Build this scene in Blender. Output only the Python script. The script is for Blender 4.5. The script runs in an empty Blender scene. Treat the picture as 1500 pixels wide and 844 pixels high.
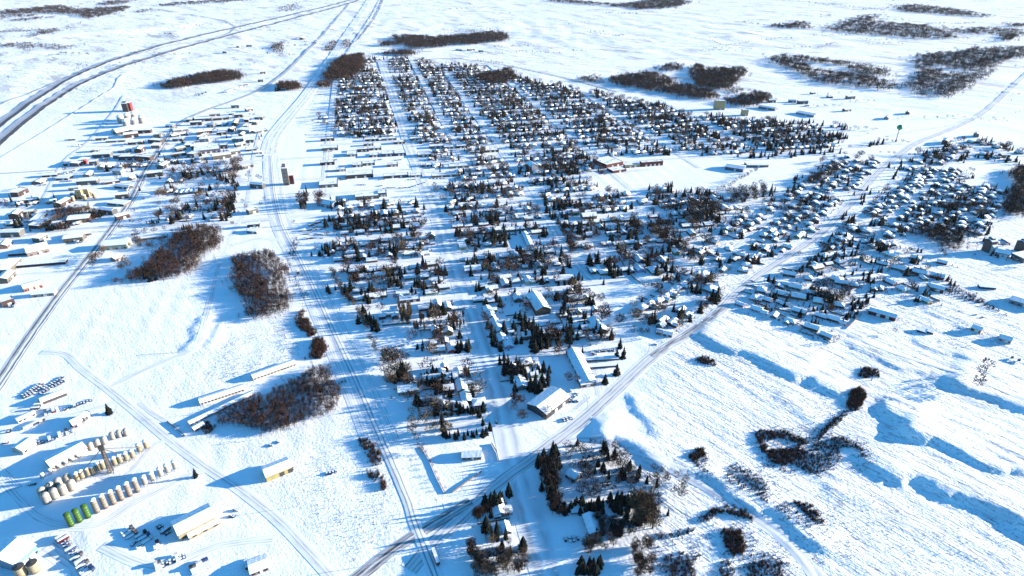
import bpy, math, random
import numpy as np
random.seed(7); RNG = np.random.default_rng(7)
R = math.radians; sin, cos, pi = math.sin, math.cos, math.pi
scene = bpy.context.scene; COL = scene.collection
# ------------------------------------------------------------------ camera, sky, sun, exposure
H = 400.0; F = 926.0; PITCH = R(28.6)
cd = bpy.data.cameras.new('camera'); cam = bpy.data.objects.new('camera', cd); COL.objects.link(cam)
cam.location = (0, 0, H); cam.rotation_euler = (pi/2-PITCH, 0, 0)
cd.sensor_width = 36; cd.lens = 36*F/1500; cd.clip_start = 1; cd.clip_end = 40000
scene.camera = cam
SUN_EL = R(10.5); SUN_AZ = R(11.5)            # azimuth counted from +X towards +Y
w = bpy.data.worlds.new('World'); scene.world = w; w.use_nodes = True
nt = w.node_tree; bg = nt.nodes['Background']
sky = nt.nodes.new('ShaderNodeTexSky'); sky.sky_type = 'NISHITA'; sky.sun_disc = False
sky.sun_elevation = SUN_EL; sky.sun_rotation = pi/2-SUN_AZ
sky.air_density = 1.0; sky.dust_density = 0.0; sky.ozone_density = 6.0; sky.altitude = 600
tint = nt.nodes.new('ShaderNodeMix'); tint.data_type = 'RGBA'; tint.blend_type = 'MULTIPLY'; tint.inputs[0].default_value = 1
tint.inputs[7].default_value = (.78, 1.22, 1.06, 1)
nt.links.new(sky.outputs[0], tint.inputs[6]); nt.links.new(tint.outputs[2], bg.inputs[0]); bg.inputs[1].default_value = 0.10
sd = bpy.data.lights.new('sun', 'SUN'); sun = bpy.data.objects.new('sun', sd); COL.objects.link(sun)
sd.energy = 5.0; sd.angle = R(0.5); sd.color = (1.0, 0.885, 0.74)
sdir = (cos(SUN_EL)*cos(SUN_AZ), cos(SUN_EL)*sin(SUN_AZ), sin(SUN_EL))
from mathutils import Vector, Matrix
sun.rotation_euler = Vector(sdir).to_track_quat('Z', 'Y').to_euler(); sun.location = (900, 300, 900)
vs = scene.view_settings; scene.display_settings.display_device = 'sRGB'
vs.view_transform = 'Standard'; vs.look = 'None'; vs.gamma = 1; vs.use_curve_mapping = False
vs.exposure = 1.8
HAZE = 0.000007
scene.render.engine = 'CYCLES'
scene.cycles.max_bounces = 4; scene.cycles.diffuse_bounces = 2; scene.cycles.use_denoising = True
scene.cycles.volume_bounces = 0; scene.cycles.caustics_reflective = False; scene.cycles.caustics_refractive = False

# ------------------------------------------------------------------ surveying helpers: photo measurements -> metres on the ground
def G(u, v, z=0.0):
    x = (u-750)/F; y = (v-422)/F
    t = (H-z)/(sin(PITCH)+y*cos(PITCH))
    return x*t, (cos(PITCH)-y*sin(PITCH))*t
def proj(X, Y, Z=0.0):
    fw = Y*cos(PITCH)+(H-Z)*sin(PITCH); dn = (H-Z)*cos(PITCH)-Y*sin(PITCH)
    return 750+F*X/fw, 422+F*dn/fw
def zat(u, v, vt):                             # height of a thing whose foot is at row v and whose tip is at row vt
    Y = G(u, v)[1]; return H - Y*math.tan(PITCH+math.atan((vt-422)/F))
def ang(a, b):
    p = G(*a); q = G(*b); return math.atan2(q[1]-p[1], q[0]-p[0])
TH = R(-12.7)
def ST(X, Y): return X*cos(TH)-Y*sin(TH), X*sin(TH)+Y*cos(TH)
def XY(s, t): return s*cos(TH)+t*sin(TH), -s*sin(TH)+t*cos(TH)
GA = -TH                                       # world angle of the town's cross streets
def inpoly(x, y, P):
    c = False; n = len(P); j = n-1
    for i in range(n):
        xi, yi = P[i]; xj, yj = P[j]
        if (yi > y) != (yj > y) and x < (xj-xi)*(y-yi)/(yj-yi)+xi: c = not c
        j = i
    return c
# ------------------------------------------------------------------ terrain
def PL(l): return np.array([G(*p) for p in l])
RIDGES = [  # crest polyline (sun side right of it), height, lee width, sun-side width
 (PL([(1028,496),(1080,514),(1125,531),(1165,550)]), 3.4, 7, 60),
 (PL([(1196,561),(1222,579)]), 3.2, 6, 30),
 (PL([(1298,597),(1322,622),(1336,640)]), 3.8, 7, 40),
 (PL([(1335,636),(1370,652),(1400,664),(1450,684),(1520,700),(1600,720)]), 3.6, 7, 50),
 (PL([(1250,508),(1330,540),(1412,566)]), 1.4, 5, 40),
 (PL([(1405,566),(1460,585),(1520,606),(1640,640)]), 3.4, 7, 70),
 (PL([(1312,706),(1340,698),(1400,720),(1450,746),(1520,778),(1600,815)]), 4.2, 7, 50),
 (PL([(882,636),(930,655),(978,682),(1035,702),(1090,730),(1140,760),(1200,800)]), 2.6, 6, 25),
 (PL([(925,584),(945,606),(964,632)]), 1.6, 5, 20),
 (PL([(872,618),(886,640)]), 1.8, 5, 18),
 (PL([(1345,500),(1390,520),(1430,530)]), 1.2, 5, 40),
 (PL([(294,466),(288,490),(272,514)]), 1.3, 4, 14),
 (PL([(324,472),(316,488),(304,508)]), 1.0, 4, 14),
 (PL([(1215,720),(1250,738),(1275,744)]), 1.0, 4, 25),
 (PL([(1140,590),(1165,600),(1185,620)]), .9, 4, 25),
 (PL([(1330,440),(1400,470),(1460,500)]), .9, 5, 40),
 (PL([(700,45),(900,60),(1100,52)]), 6, 60, 200),
 (PL([(0,60),(140,50),(260,40)]), 8, 60, 200)]
def segdist(x, y, P):
    best = np.full(x.shape, 1e9); side = np.zeros(x.shape); par = np.zeros(x.shape)
    for i in range(len(P)-1):
        ax, ay = P[i]; bx, by = P[i+1]; dx, dy = bx-ax, by-ay; L2 = dx*dx+dy*dy
        t = ((x-ax)*dx+(y-ay)*dy)/L2; tc = np.clip(t, 0, 1)
        d = np.hypot(x-ax-tc*dx, y-ay-tc*dy)
        s = np.sign((y-ay)*dx-(x-ax)*dy)
        m = d < best; best = np.where(m, d, best); side = np.where(m, s, side)
        over = np.where(i == 0, np.maximum(-t, 0), 0)+np.where(i == len(P)-2, np.maximum(t-1, 0), 0)
        par = np.where(m, over*math.sqrt(L2), par)
    return best, side, par
def smooth(a, b, x):
    t = np.clip((x-a)/(b-a), 0, 1); return t*t*(3-2*t)
WD = R(-49)                                     # wind-packed drifts run this way
def drift(x, y, wl, ws, seed):
    a = x*cos(WD)+y*sin(WD); b = -x*sin(WD)+y*cos(WD)
    r = np.random.default_rng(seed); o = 0
    for k in range(7):
        q = r.uniform(.6, 1.7); o = o+np.sin(a/wl*q*6.28+b/ws*r.uniform(-1, 1)*1.2+r.uniform(0, 6.28))*np.sin(b/ws*q*6.28+a/wl*r.uniform(-2, 2)+r.uniform(0, 6.28))
    return o/7**.5
def hgt(x, y):
    x = np.asarray(x, float); y = np.asarray(y, float)
    f1 = smooth(0, 60, x-(0.30*(y-330)+60))*smooth(1000, 640, y)           # open field at the lower right
    f1 = f1*np.where((x > 1.05*y-470) | (x > 230), 1, smooth(1.05*y-620, 1.05*y-470, x))
    f2 = smooth(900, 1500, np.hypot(x, (y-1500)*.9))
    z = f1*(.22*drift(x, y, 110, 22, 1)+.24*drift(x, y, 60, 11, 2)) + f2*(1.6*drift(x, y, 500, 190, 3)+.8*drift(x, y, 260, 90, 5))
    z = z+.12*drift(x, y, 70, 40, 4)
    for P, h, wl, wr in RIDGES:
        lo = P.min(0)-wr*3; hi = P.max(0)+wr*3
        m = (x > lo[0]) & (x < hi[0]) & (y > lo[1]) & (y < hi[1])
        if not np.any(m): continue
        xs = x[m] if x.ndim else x[None][np.atleast_1d(m)]; ys = y[m] if y.ndim else y[None][np.atleast_1d(m)]
        j = 5*np.sin(xs*.11)+4*np.sin(ys*.17+1)+2.5*np.sin(xs*.33+ys*.21)+1.5*np.sin(ys*.52-xs*.4)
        d, s, par = segdist(xs+j*.35, ys+j*.5, P)
        # sun comes from +X: the slope on the right side of the crest is the gentle one
        gentle = s > 0
        prof = np.where(gentle, np.exp(-(d/wr)**2), np.exp(-(d/wl)**2))*np.exp(-(par/ (wl*1.6))**2)
        if x.ndim: z[m] += h*prof
        else: z = z+h*float(prof[0])
    return z
def gz(x, y): return float(hgt(np.array([x]), np.array([y]))[0])
# ------------------------------------------------------------------ materials
def mat(name, base, rough=.7, spec=.3, metal=0):
    m = bpy.data.materials.new(name); m.use_nodes = True; b = m.node_tree.nodes['Principled BSDF']
    b.inputs['Base Color'].default_value = (*base, 1); b.inputs['Roughness'].default_value = rough
    b.inputs['Specular IOR Level'].default_value = spec; b.inputs['Metallic'].default_value = metal
    return m
def N(m, t): return m.node_tree.nodes.new(t)
def LK(m, a, b): m.node_tree.links.new(a, b)
def noisy(name, c1, c2, scale, rough=.8, coord='Object', detail=3, lo=.35, hi=.65, stretch=None, bump=0):
    m = mat(name, c1, rough); b = m.node_tree.nodes['Principled BSDF']
    tc = N(m, 'ShaderNodeTexCoord'); no = N(m, 'ShaderNodeTexNoise'); cr = N(m, 'ShaderNodeValToRGB')
    mp = N(m, 'ShaderNodeMapping'); LK(m, tc.outputs[coord], mp.inputs[0]); LK(m, mp.outputs[0], no.inputs[0])
    if stretch: mp.inputs['Scale'].default_value = stretch
    no.inputs['Scale'].default_value = scale; no.inputs['Detail'].default_value = detail
    cr.color_ramp.elements[0].position = lo; cr.color_ramp.elements[1].position = hi
    cr.color_ramp.elements[0].color = (*c1, 1); cr.color_ramp.elements[1].color = (*c2, 1)
    LK(m, no.outputs[0], cr.inputs[0]); LK(m, cr.outputs[0], b.inputs['Base Color'])
    if bump:
        bp = N(m, 'ShaderNodeBump'); bp.inputs['Distance'].default_value = bump; LK(m, no.outputs[0], bp.inputs['Height']); LK(m, bp.outputs[0], b.inputs['Normal'])
    return m
def objcol(name, rough=.75, vary=.25, scale=.8):
    m = mat(name, (.5, .5, .5), rough); b = m.node_tree.nodes['Principled BSDF']
    oi = N(m, 'ShaderNodeObjectInfo'); no = N(m, 'ShaderNodeTexNoise'); tc = N(m, 'ShaderNodeTexCoord')
    mx = N(m, 'ShaderNodeMix'); mx.data_type = 'RGBA'; mx.blend_type = 'MULTIPLY'; mx.inputs[0].default_value = 1
    mr = N(m, 'ShaderNodeMapRange'); mr.inputs['To Min'].default_value = 1-vary; mr.inputs['To Max'].default_value = 1+vary*.3
    no.inputs['Scale'].default_value = scale; LK(m, tc.outputs['Object'], no.inputs[0]); LK(m, no.outputs[0], mr.inputs[0])
    LK(m, oi.outputs['Color'], mx.inputs[6]); LK(m, mr.outputs[0], mx.inputs[7]); LK(m, mx.outputs[2], b.inputs['Base Color'])
    return m
SNOW = (.86, .885, .92)
M = {}
M['roofsnow'] = noisy('roof snow', (.84, .87, .91), (.66, .69, .75), .35, .8, detail=4, lo=.45, hi=.8, bump=.25)
M['wall'] = objcol('painted siding')
M['fascia'] = mat('dark fascia', (.06, .05, .05), .7)
M['shingle'] = noisy('bare shingle', (.10, .09, .09), (.5, .5, .5), .6, .9, lo=.55, hi=.7)
M['glass'] = mat('window glass', (.015, .018, .022), .35, .25)
M['door'] = mat('door paint', (.16, .08, .06), .6)
M['gdoor'] = mat('garage door paint', (.55, .52, .48), .6)
M['brick'] = noisy('chimney brick', (.22, .09, .06), (.3, .15, .1), 3)
M['spruce'] = noisy('spruce needles', (.005, .008, .009), (.014, .016, .012), 1.2, .95, lo=.3, hi=.7)
M['sprucesnow'] = noisy('spruce boughs with snow', (.022, .03, .026), (.30, .31, .33), 1.6, .95, lo=.6, hi=.78)
M['bark'] = noisy('bark', (.055, .04, .034), (.09, .07, .06), 2, .95)
M['twig'] = noisy('bare twigs', (.026, .016, .016), (.066, .040, .030), .5, .95)
M['twigred'] = noisy('russet twigs', (.050, .027, .023), (.088, .052, .040), .5, .95)
M['twiggrey'] = noisy('grey twigs', (.030, .026, .030), (.060, .050, .048), .5, .95)
M['twigtan'] = noisy('tan twigs', (.14, .105, .07), (.10, .072, .05), .5, .95)
M['woodfloor'] = noisy('leaf litter under snow', (.10, .075, .065), (.60, .62, .66), .12, .95, lo=.5, hi=.72)
M['white metal'] = noisy('white painted steel', (.40, .37, .32), (.30, .27, .23), .5, .45)
M['green metal'] = noisy('green painted steel', (.055, .135, .02), (.04, .10, .015), .6, .45)
M['tan metal'] = noisy('weathered steel', (.27, .215, .175), (.18, .145, .12), .6, .5)
M['dark metal'] = mat('dark steel', (.05, .045, .045), .5, .4)
M['grey metal'] = noisy('galvanised steel', (.36, .38, .40), (.25, .27, .29), .8, .4)
M['yellow metal'] = noisy('yellow cladding', (.38, .31, .13), (.30, .25, .11), .5, .5)
M['cream metal'] = noisy('cream cladding', (.34, .28, .18), (.24, .20, .13), .5, .5)
M['red'] = noisy('barn red boards', (.30, .035, .03), (.2, .025, .02), .7, .7)
M['redbrick'] = noisy('dark red brick', (.11, .022, .022), (.08, .02, .02), .7, .8)
M['tan brick'] = noisy('yellow brick', (.36, .28, .15), (.28, .22, .12), .7, .8)
M['wood'] = noisy('weathered planks', (.12, .09, .07), (.18, .14, .11), 1.5, .9)
M['asphalt'] = mat('asphalt', (.05, .05, .055), .9)
M['rubber'] = mat('rubber', (.02, .02, .02), .9)
M['carpaint'] = objcol('car paint', .35, .05)
M['tank green'] = mat('teal tank paint', (.02, .22, .12), .4)
def snow_ground():
    m = mat('snow ground', SNOW, .85, .2); b = m.node_tree.nodes['Principled BSDF']
    g = N(m, 'ShaderNodeNewGeometry')
    def noise(scale, stretch, rot, detail=4, rough=.55, dist=0):
        mp = N(m, 'ShaderNodeMapping'); mp.vector_type = 'TEXTURE'; LK(m, g.outputs['Position'], mp.inputs[0])
        mp.inputs['Rotation'].default_value = (0, 0, rot); mp.inputs['Scale'].default_value = (*stretch, 1)
        n = N(m, 'ShaderNodeTexNoise'); n.inputs['Scale'].default_value = scale; n.inputs['Detail'].default_value = detail
        n.inputs['Roughness'].default_value = rough; n.inputs['Distortion'].default_value = dist
        LK(m, mp.outputs[0], n.inputs[0]); return n.outputs[0]
    def ramp(x, a, c):
        r = N(m, 'ShaderNodeMapRange'); r.interpolation_type = 'SMOOTHSTEP'; r.inputs['From Min'].default_value = a; r.inputs['From Max'].default_value = c
        LK(m, x, r.inputs[0]); return r.outputs[0]
    def math_(op, a, c):
        n = N(m, 'ShaderNodeMath'); n.operation = op
        for i, q in enumerate((a, c)):
            if isinstance(q, (int, float)): n.inputs[i].default_value = q
            else: LK(m, q, n.inputs[i])
        return n.outputs[0]
    at = N(m, 'ShaderNodeAttribute'); at.attribute_name = 'rough_field'; fld = at.outputs['Fac']
    # stubble and weeds poking through: small dots everywhere, long wind-combed streaks in the open field
    sx = N(m, 'ShaderNodeSeparateXYZ'); LK(m, g.outputs['Position'], sx.inputs[0])
    east = ramp(sx.outputs[0], 40, 160)
    patch = ramp(noise(.012, (1.6, 1), WD, 4, .6), .38, .62)
    streak = math_('MULTIPLY', ramp(noise(.42, (4.5, 1.0), WD, 4, .6), .54, .64), math_('MULTIPLY', east, math_('MULTIPLY', fld, .55)))
    dots = math_('MULTIPLY', ramp(noise(.40, (1, 1), .3, 3, .6), .55, .66), math_('ADD', math_('MULTIPLY', fld, .42), .10))
    dots = math_('MULTIPLY', dots, math_('ADD', math_('MULTIPLY', patch, .75), .25))
    weeds = math_('MULTIPLY', ramp(noise(.09, (3.2, 1.0), WD, 6, .72), .60, .69), math_('MULTIPLY', fld, .55))
    far = math_('MULTIPLY', ramp(noise(.012, (3.0, 1.0), WD, 8, .78), .50, .62), math_('MULTIPLY', ramp(sx.outputs[1], 1400, 2400), .6))
    s = math_('MAXIMUM', math_('MAXIMUM', streak, dots), math_('MAXIMUM', weeds, far))
    dirt = math_('MULTIPLY', ramp(noise(.02, (2.2, 1), WD, 7, .75), .47, .62), math_('ADD', math_('MULTIPLY', fld, .16), .03))
    s = math_('MAXIMUM', s, dirt)
    mx = N(m, 'ShaderNodeMix'); mx.data_type = 'RGBA'; LK(m, s, mx.inputs[0])
    mx.inputs[6].default_value = (*SNOW, 1); mx.inputs[7].default_value = (.17, .135, .125, 1); LK(m, mx.outputs[2], b.inputs['Base Color'])
    # wind crust and footprints, in metres
    h1 = math_('MULTIPLY', noise(.10, (4.0, 1), WD, 5, .60, .3), math_('ADD', math_('MULTIPLY', math_('MULTIPLY', fld, 1.5), math_('ADD', math_('MULTIPLY', east, .75), .25)), .35))
    h2 = math_('MULTIPLY', noise(.45, (4.0, 1), WD+.1, 4, .6), math_('MULTIPLY', math_('MULTIPLY', fld, east), 1.0))
    h3 = math_('MULTIPLY', noise(.38, (1, 1), 0, 4, .6), math_('ADD', math_('MULTIPLY', fld, .45), .30))
    h4 = math_('MULTIPLY', noise(.022, (3.5, 1), R(-20), 7, .7), math_('MULTIPLY', ramp(sx.outputs[1], 1300, 2400), 9.0))
    hh = math_('ADD', math_('ADD', h1, h4), math_('ADD', h2, h3))
    bp = N(m, 'ShaderNodeBump'); bp.inputs['Distance'].default_value = 1.0; bp.inputs['Strength'].default_value = 1
    LK(m, hh, bp.inputs['Height']); LK(m, bp.outputs[0], b.inputs['Normal'])
    return m
M['ground'] = snow_ground()
def track_mat(name, stops, noise_amt=.35, nscale=.045):
    """packed snow with wheel tracks: stops = [(u, colour)] across the road"""
    m = mat(name, SNOW, .8, .25); b = m.node_tree.nodes['Principled BSDF']
    uv = N(m, 'ShaderNodeUVMap'); uv.uv_map = 'UVMap'; sp = N(m, 'ShaderNodeSeparateXYZ'); LK(m, uv.outputs[0], sp.inputs[0])
    mp = N(m, 'ShaderNodeMapping'); LK(m, uv.outputs[0], mp.inputs[0]); mp.inputs['Scale'].default_value = (2.5, nscale, 1)
    no = N(m, 'ShaderNodeTexNoise'); no.inputs['Scale'].default_value = 1; no.inputs['Detail'].default_value = 5; LK(m, mp.outputs[0], no.inputs[0])
    ad = N(m, 'ShaderNodeMath'); ad.operation = 'MULTIPLY_ADD'; LK(m, no.outputs[0], ad.inputs[0]); ad.inputs[1].default_value = .22; LK(m, sp.outputs[0], ad.inputs[2])
    sb = N(m, 'ShaderNodeMath'); sb.operation = 'SUBTRACT'; LK(m, ad.outputs[0], sb.inputs[0]); sb.inputs[1].default_value = .11
    cr = N(m, 'ShaderNodeValToRGB'); LK(m, sb.outputs[0], cr.inputs[0])
    el = cr.color_ramp.elements
    while len(el) > 1: el.remove(el[0])
    el[0].position = stops[0][0]; el[0].color = (*stops[0][1], 1)
    for p_, c in stops[1:]:
        e = el.new(p_); e.color = (*c, 1)
    mr = N(m, 'ShaderNodeMapRange'); LK(m, no.outputs[0], mr.inputs[0]); mr.inputs['From Min'].default_value = .4; mr.inputs['From Max'].default_value = .62; mr.inputs['To Max'].default_value = noise_amt
    mx = N(m, 'ShaderNodeMix'); mx.data_type = 'RGBA'; LK(m, mr.outputs[0], mx.inputs[0]); LK(m, cr.outputs[0], mx.inputs[6]); mx.inputs[7].default_value = (*SNOW, 1)
    LK(m, mx.outputs[2], b.inputs['Base Color']); return m
S_ = SNOW; Gc = (.42, .42, .44); Dk = (.10, .095, .10); Lg = (.66, .68, .72)
M['street'] = track_mat('packed snow street', [(0, S_), (.12, Lg), (.28, (.52, .53, .56)), (.36, Lg), (.45, S_), (.6, Lg), (.70, (.5, .51, .54)), (.82, Lg), (1, S_)], .6)
M['tracked'] = track_mat('snow road with bare wheel tracks', [(0, S_), (.10, Gc), (.16, Dk), (.26, Dk), (.31, Lg), (.36, Dk), (.42, S_), (.54, Lg), (.60, Dk), (.68, Dk), (.73, S_), (.80, Lg), (.86, Dk), (.91, S_), (1, S_)], .15)
M['rail'] = track_mat('snowed rail bed', [(0, S_), (.22, Lg), (.30, Dk), (.36, Lg), (.5, S_), (.62, Lg), (.68, Dk), (.74, Lg), (.9, S_), (1, S_)], .12)
M['yardroad'] = track_mat('ploughed snow road with two wheel lines', [(0, S_), (.14, Lg), (.20, Dk), (.25, Lg), (.36, (.6, .6, .63)), (.42, Gc), (.5, Lg), (.62, (.6, .6, .63)), (.68, Dk), (.73, Lg), (.86, Gc), (.9, S_), (1, S_)], .3)
M['corridor'] = track_mat('rough trampled snow', [(0, S_), (.1, Lg), (.16, S_), (.26, Gc), (.3, S_), (.42, Lg), (.5, Gc), (.55, S_), (.7, Lg), (.78, Gc), (.82, S_), (1, S_)], .75)
M['darktrack'] = track_mat('road worn to asphalt', [(0, Lg), (.1, Dk), (.2, Gc), (.3, (.07, .07, .08)), (.42, Dk), (.5, Lg), (.58, Dk), (.7, (.06, .06, .07)), (.8, Gc), (.9, Dk), (1, S_)], .45)
M['highway'] = track_mat('highway half cleared of snow', [(0, Lg), (.06, (.3, .3, .33)), (.12, (.4, .43, .5)), (.5, (.26, .30, .37)), (.58, (.04, .04, .05)), (.90, (.05, .05, .06)), (.95, Lg), (1, S_)], .06)
M['grey road'] = track_mat('grey country road', [(0, Lg), (.15, Gc), (.3, (.2, .2, .22)), (.45, Gc), (.7, (.2, .2, .22)), (.85, Gc), (1, S_)], .35)
M['lane'] = track_mat('snowed-in track', [(0, S_), (.3, Lg), (.4, Gc), (.5, S_), (.6, Gc), (.7, Lg), (1, S_)], .55)
for q in ('spruce', 'sprucesnow', 'bark', 'twig', 'twigred', 'twiggrey', 'twigtan'): M[q].node_tree.nodes['Principled BSDF'].inputs['Specular IOR Level'].default_value = .04
# ------------------------------------------------------------------ mesh helpers
class MB:
    def __init__(s): s.v = []; s.f = []; s.m = []
    def add(s, vs_, fs, mi=0):
        o = len(s.v); s.v += [tuple(p) for p in vs_]; s.f += [tuple(o+i for i in f) for f in fs]; s.m += [mi]*len(fs)
    def box(s, x0, x1, y0, y1, z0, z1, mi=0):
        s.add([(x0,y0,z0),(x1,y0,z0),(x1,y1,z0),(x0,y1,z0),(x0,y0,z1),(x1,y0,z1),(x1,y1,z1),(x0,y1,z1)],
              [(0,3,2,1),(4,5,6,7),(0,1,5,4),(1,2,6,5),(2,3,7,6),(3,0,4,7)], mi)
    def tube(s, a, b, r0, r1, n=6, mi=0, cap=True):
        a = Vector(a); b = Vector(b); d = (b-a).normalized(); u = d.orthogonal().normalized(); w_ = d.cross(u)
        P = [a+(u*cos(6.2832*k/n)+w_*sin(6.2832*k/n))*r0 for k in range(n)]+[b+(u*cos(6.2832*k/n)+w_*sin(6.2832*k/n))*r1 for k in range(n)]
        fs = [(k, (k+1) % n, n+(k+1) % n, n+k) for k in range(n)]
        if cap: fs += [tuple(range(n))[::-1], tuple(range(n, 2*n))]
        s.add(P, fs, mi)
    def lathe(s, prof, n=16, cx=0, cy=0, mi=0):
        P = []; 
        for r, z in prof: P += [(cx+r*cos(6.2832*k/n), cy+r*sin(6.2832*k/n), z) for k in range(n)]
        fs = []
        for i in range(len(prof)-1): fs += [(i*n+k, i*n+(k+1) % n, (i+1)*n+(k+1) % n, (i+1)*n+k) for k in range(n)]
        fs += [tuple(range(n))[::-1], tuple(range((len(prof)-1)*n, len(prof)*n))]
        s.add(P, fs, mi)
    def slabx(s, pts, x0, x1, mi=0):            # profile in (y,z), swept along x
        n = len(pts); s.add([(x0, y, z) for y, z in pts]+[(x1, y, z) for y, z in pts],
            [(k, (k+1) % n, n+(k+1) % n, n+k) for k in range(n)]+[tuple(range(n))[::-1], tuple(range(n, 2*n))], mi)
    def build(s, name, mats, parent=None, smooth_=False):
        me = bpy.data.meshes.new(name); me.from_pydata(s.v, [], s.f); me.update()
        for m_ in (mats if isinstance(mats, (list, tuple)) else [mats]): me.materials.append(M[m_])
        me.polygons.foreach_set('material_index', s.m)
        if smooth_: me.polygons.foreach_set('use_smooth', [True]*len(s.f))
        o = bpy.data.objects.new(name, me); COL.objects.link(o)
        if parent: o.parent = parent
        return o
def fastmesh(name, V, T, matname, parent=None):
    """V (n,3) float, T (m,3) int"""
    me = bpy.data.meshes.new(name); n = len(V); m_ = len(T)
    me.vertices.add(n); me.vertices.foreach_set('co', np.ascontiguousarray(V, dtype=np.float32).ravel())
    me.loops.add(m_*3); me.loops.foreach_set('vertex_index', np.ascontiguousarray(T, dtype=np.int32).ravel())
    me.polygons.add(m_); me.polygons.foreach_set('loop_start', np.arange(0, m_*3, 3, dtype=np.int32)); me.polygons.foreach_set('loop_total', np.full(m_, 3, dtype=np.int32))
    me.update(calc_edges=True); me.materials.append(M[matname])
    o = bpy.data.objects.new(name, me); COL.objects.link(o)
    if parent: o.parent = parent
    return o
def tag(o, label=None, cat=None, group=None, kind=None):
    if label: o['label'] = label
    if cat: o['category'] = cat
    if group: o['group'] = group
    if kind: o['kind'] = kind
    return o
def empty(name, x=0, y=0, z=0, rz=0):
    o = bpy.data.objects.new(name, None); COL.objects.link(o); o.location = (x, y, z); o.rotation_euler = (0, 0, rz); o.empty_display_size = 1; return o
def copy_tree(o, parent=None):
    c = o.copy(); COL.objects.link(c)
    if parent: c.parent = parent
    for ch in o.children: copy_tree(ch, c)
    return c
def kill(o):
    for ch in list(o.children): kill(ch)
    bpy.data.objects.remove(o)
# ------------------------------------------------------------------ ground sheet
def axis(lo, hi, c0, c1, fine, grow):
    a = [c0]; st = fine
    while a[-1] < c1: a.append(a[-1]+fine)
    st = fine
    while a[-1] < hi: st = min(st*grow, 400); a.append(a[-1]+st)
    st = fine
    while a[0] > lo: st = min(st*grow, 400); a.insert(0, a[0]-st)
    return np.array(a)
gx = axis(-14000, 14000, -420, 620, 3.2, 1.03); gy = [0.0]
gy = axis(-400, 22000, 270, 800, 3.0, 1.022)
XX, YY = np.meshgrid(gx, gy); ZZ = hgt(XX, YY)
nx, ny = len(gx), len(gy)
me = bpy.data.meshes.new('ground'); V = np.stack([XX, YY, ZZ], -1).reshape(-1, 3)
idx = np.arange(nx*ny).reshape(ny, nx); Q = np.stack([idx[:-1, :-1], idx[:-1, 1:], idx[1:, 1:], idx[1:, :-1]], -1).reshape(-1, 4)
me.vertices.add(len(V)); me.vertices.foreach_set('co', V.astype(np.float32).ravel())
me.loops.add(len(Q)*4); me.loops.foreach_set('vertex_index', Q.astype(np.int32).ravel())
me.polygons.add(len(Q)); me.polygons.foreach_set('loop_start', np.arange(0, len(Q)*4, 4, dtype=np.int32)); me.polygons.foreach_set('loop_total', np.full(len(Q), 4, dtype=np.int32))
me.update(calc_edges=True); me.polygons.foreach_set('use_smooth', np.ones(len(Q), dtype=bool)); me.materials.append(M['ground'])
fld = smooth(0, 60, XX-(0.30*(YY-330)+60))*smooth(1400, 800, YY)*np.where((XX > 1.05*YY-470) | (XX > 230), 1, 0)
ex = inp = np.clip(smooth(1500, 2600, np.hypot(XX, YY))*.6, 0, 1)
fld = np.maximum(fld, ex)
LF = PL([(120,410),(330,385),(300,500),(180,560),(90,520),(70,500)])
def polymask(P, X, Y):
    c = np.zeros(X.shape, bool); j = len(P)-1
    for i in range(len(P)):
        xi, yi = P[i]; xj, yj = P[j]
        if yi != yj: c ^= ((yi > Y) != (yj > Y)) & (X < (xj-xi)*(Y-yi)/(yj-yi)+xi)
        j = i
    return c
for Pm, a_ in ((LF, .35), (PL([(180,580),(330,480),(440,470),(420,530),(300,600)]), .55), (PL([(300,600),(520,560),(600,740),(520,830),(300,640)]), .5), (PL([(0,0),(540,0),(300,90),(0,210)]), .7)):
    fld = np.where(polymask(Pm, XX, YY), np.maximum(fld, a_), fld)
for _ in range(14):
    fld = .25*np.roll(fld, 1, 0)+.25*np.roll(fld, -1, 0)+.25*np.roll(fld, 1, 1)+.25*np.roll(fld, -1, 1)
at = me.attributes.new('rough_field', 'FLOAT', 'POINT'); at.data.foreach_set('value', fld.astype(np.float32).ravel())
g_ = bpy.data.objects.new('ground', me); COL.objects.link(g_); tag(g_, kind='structure')
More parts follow.
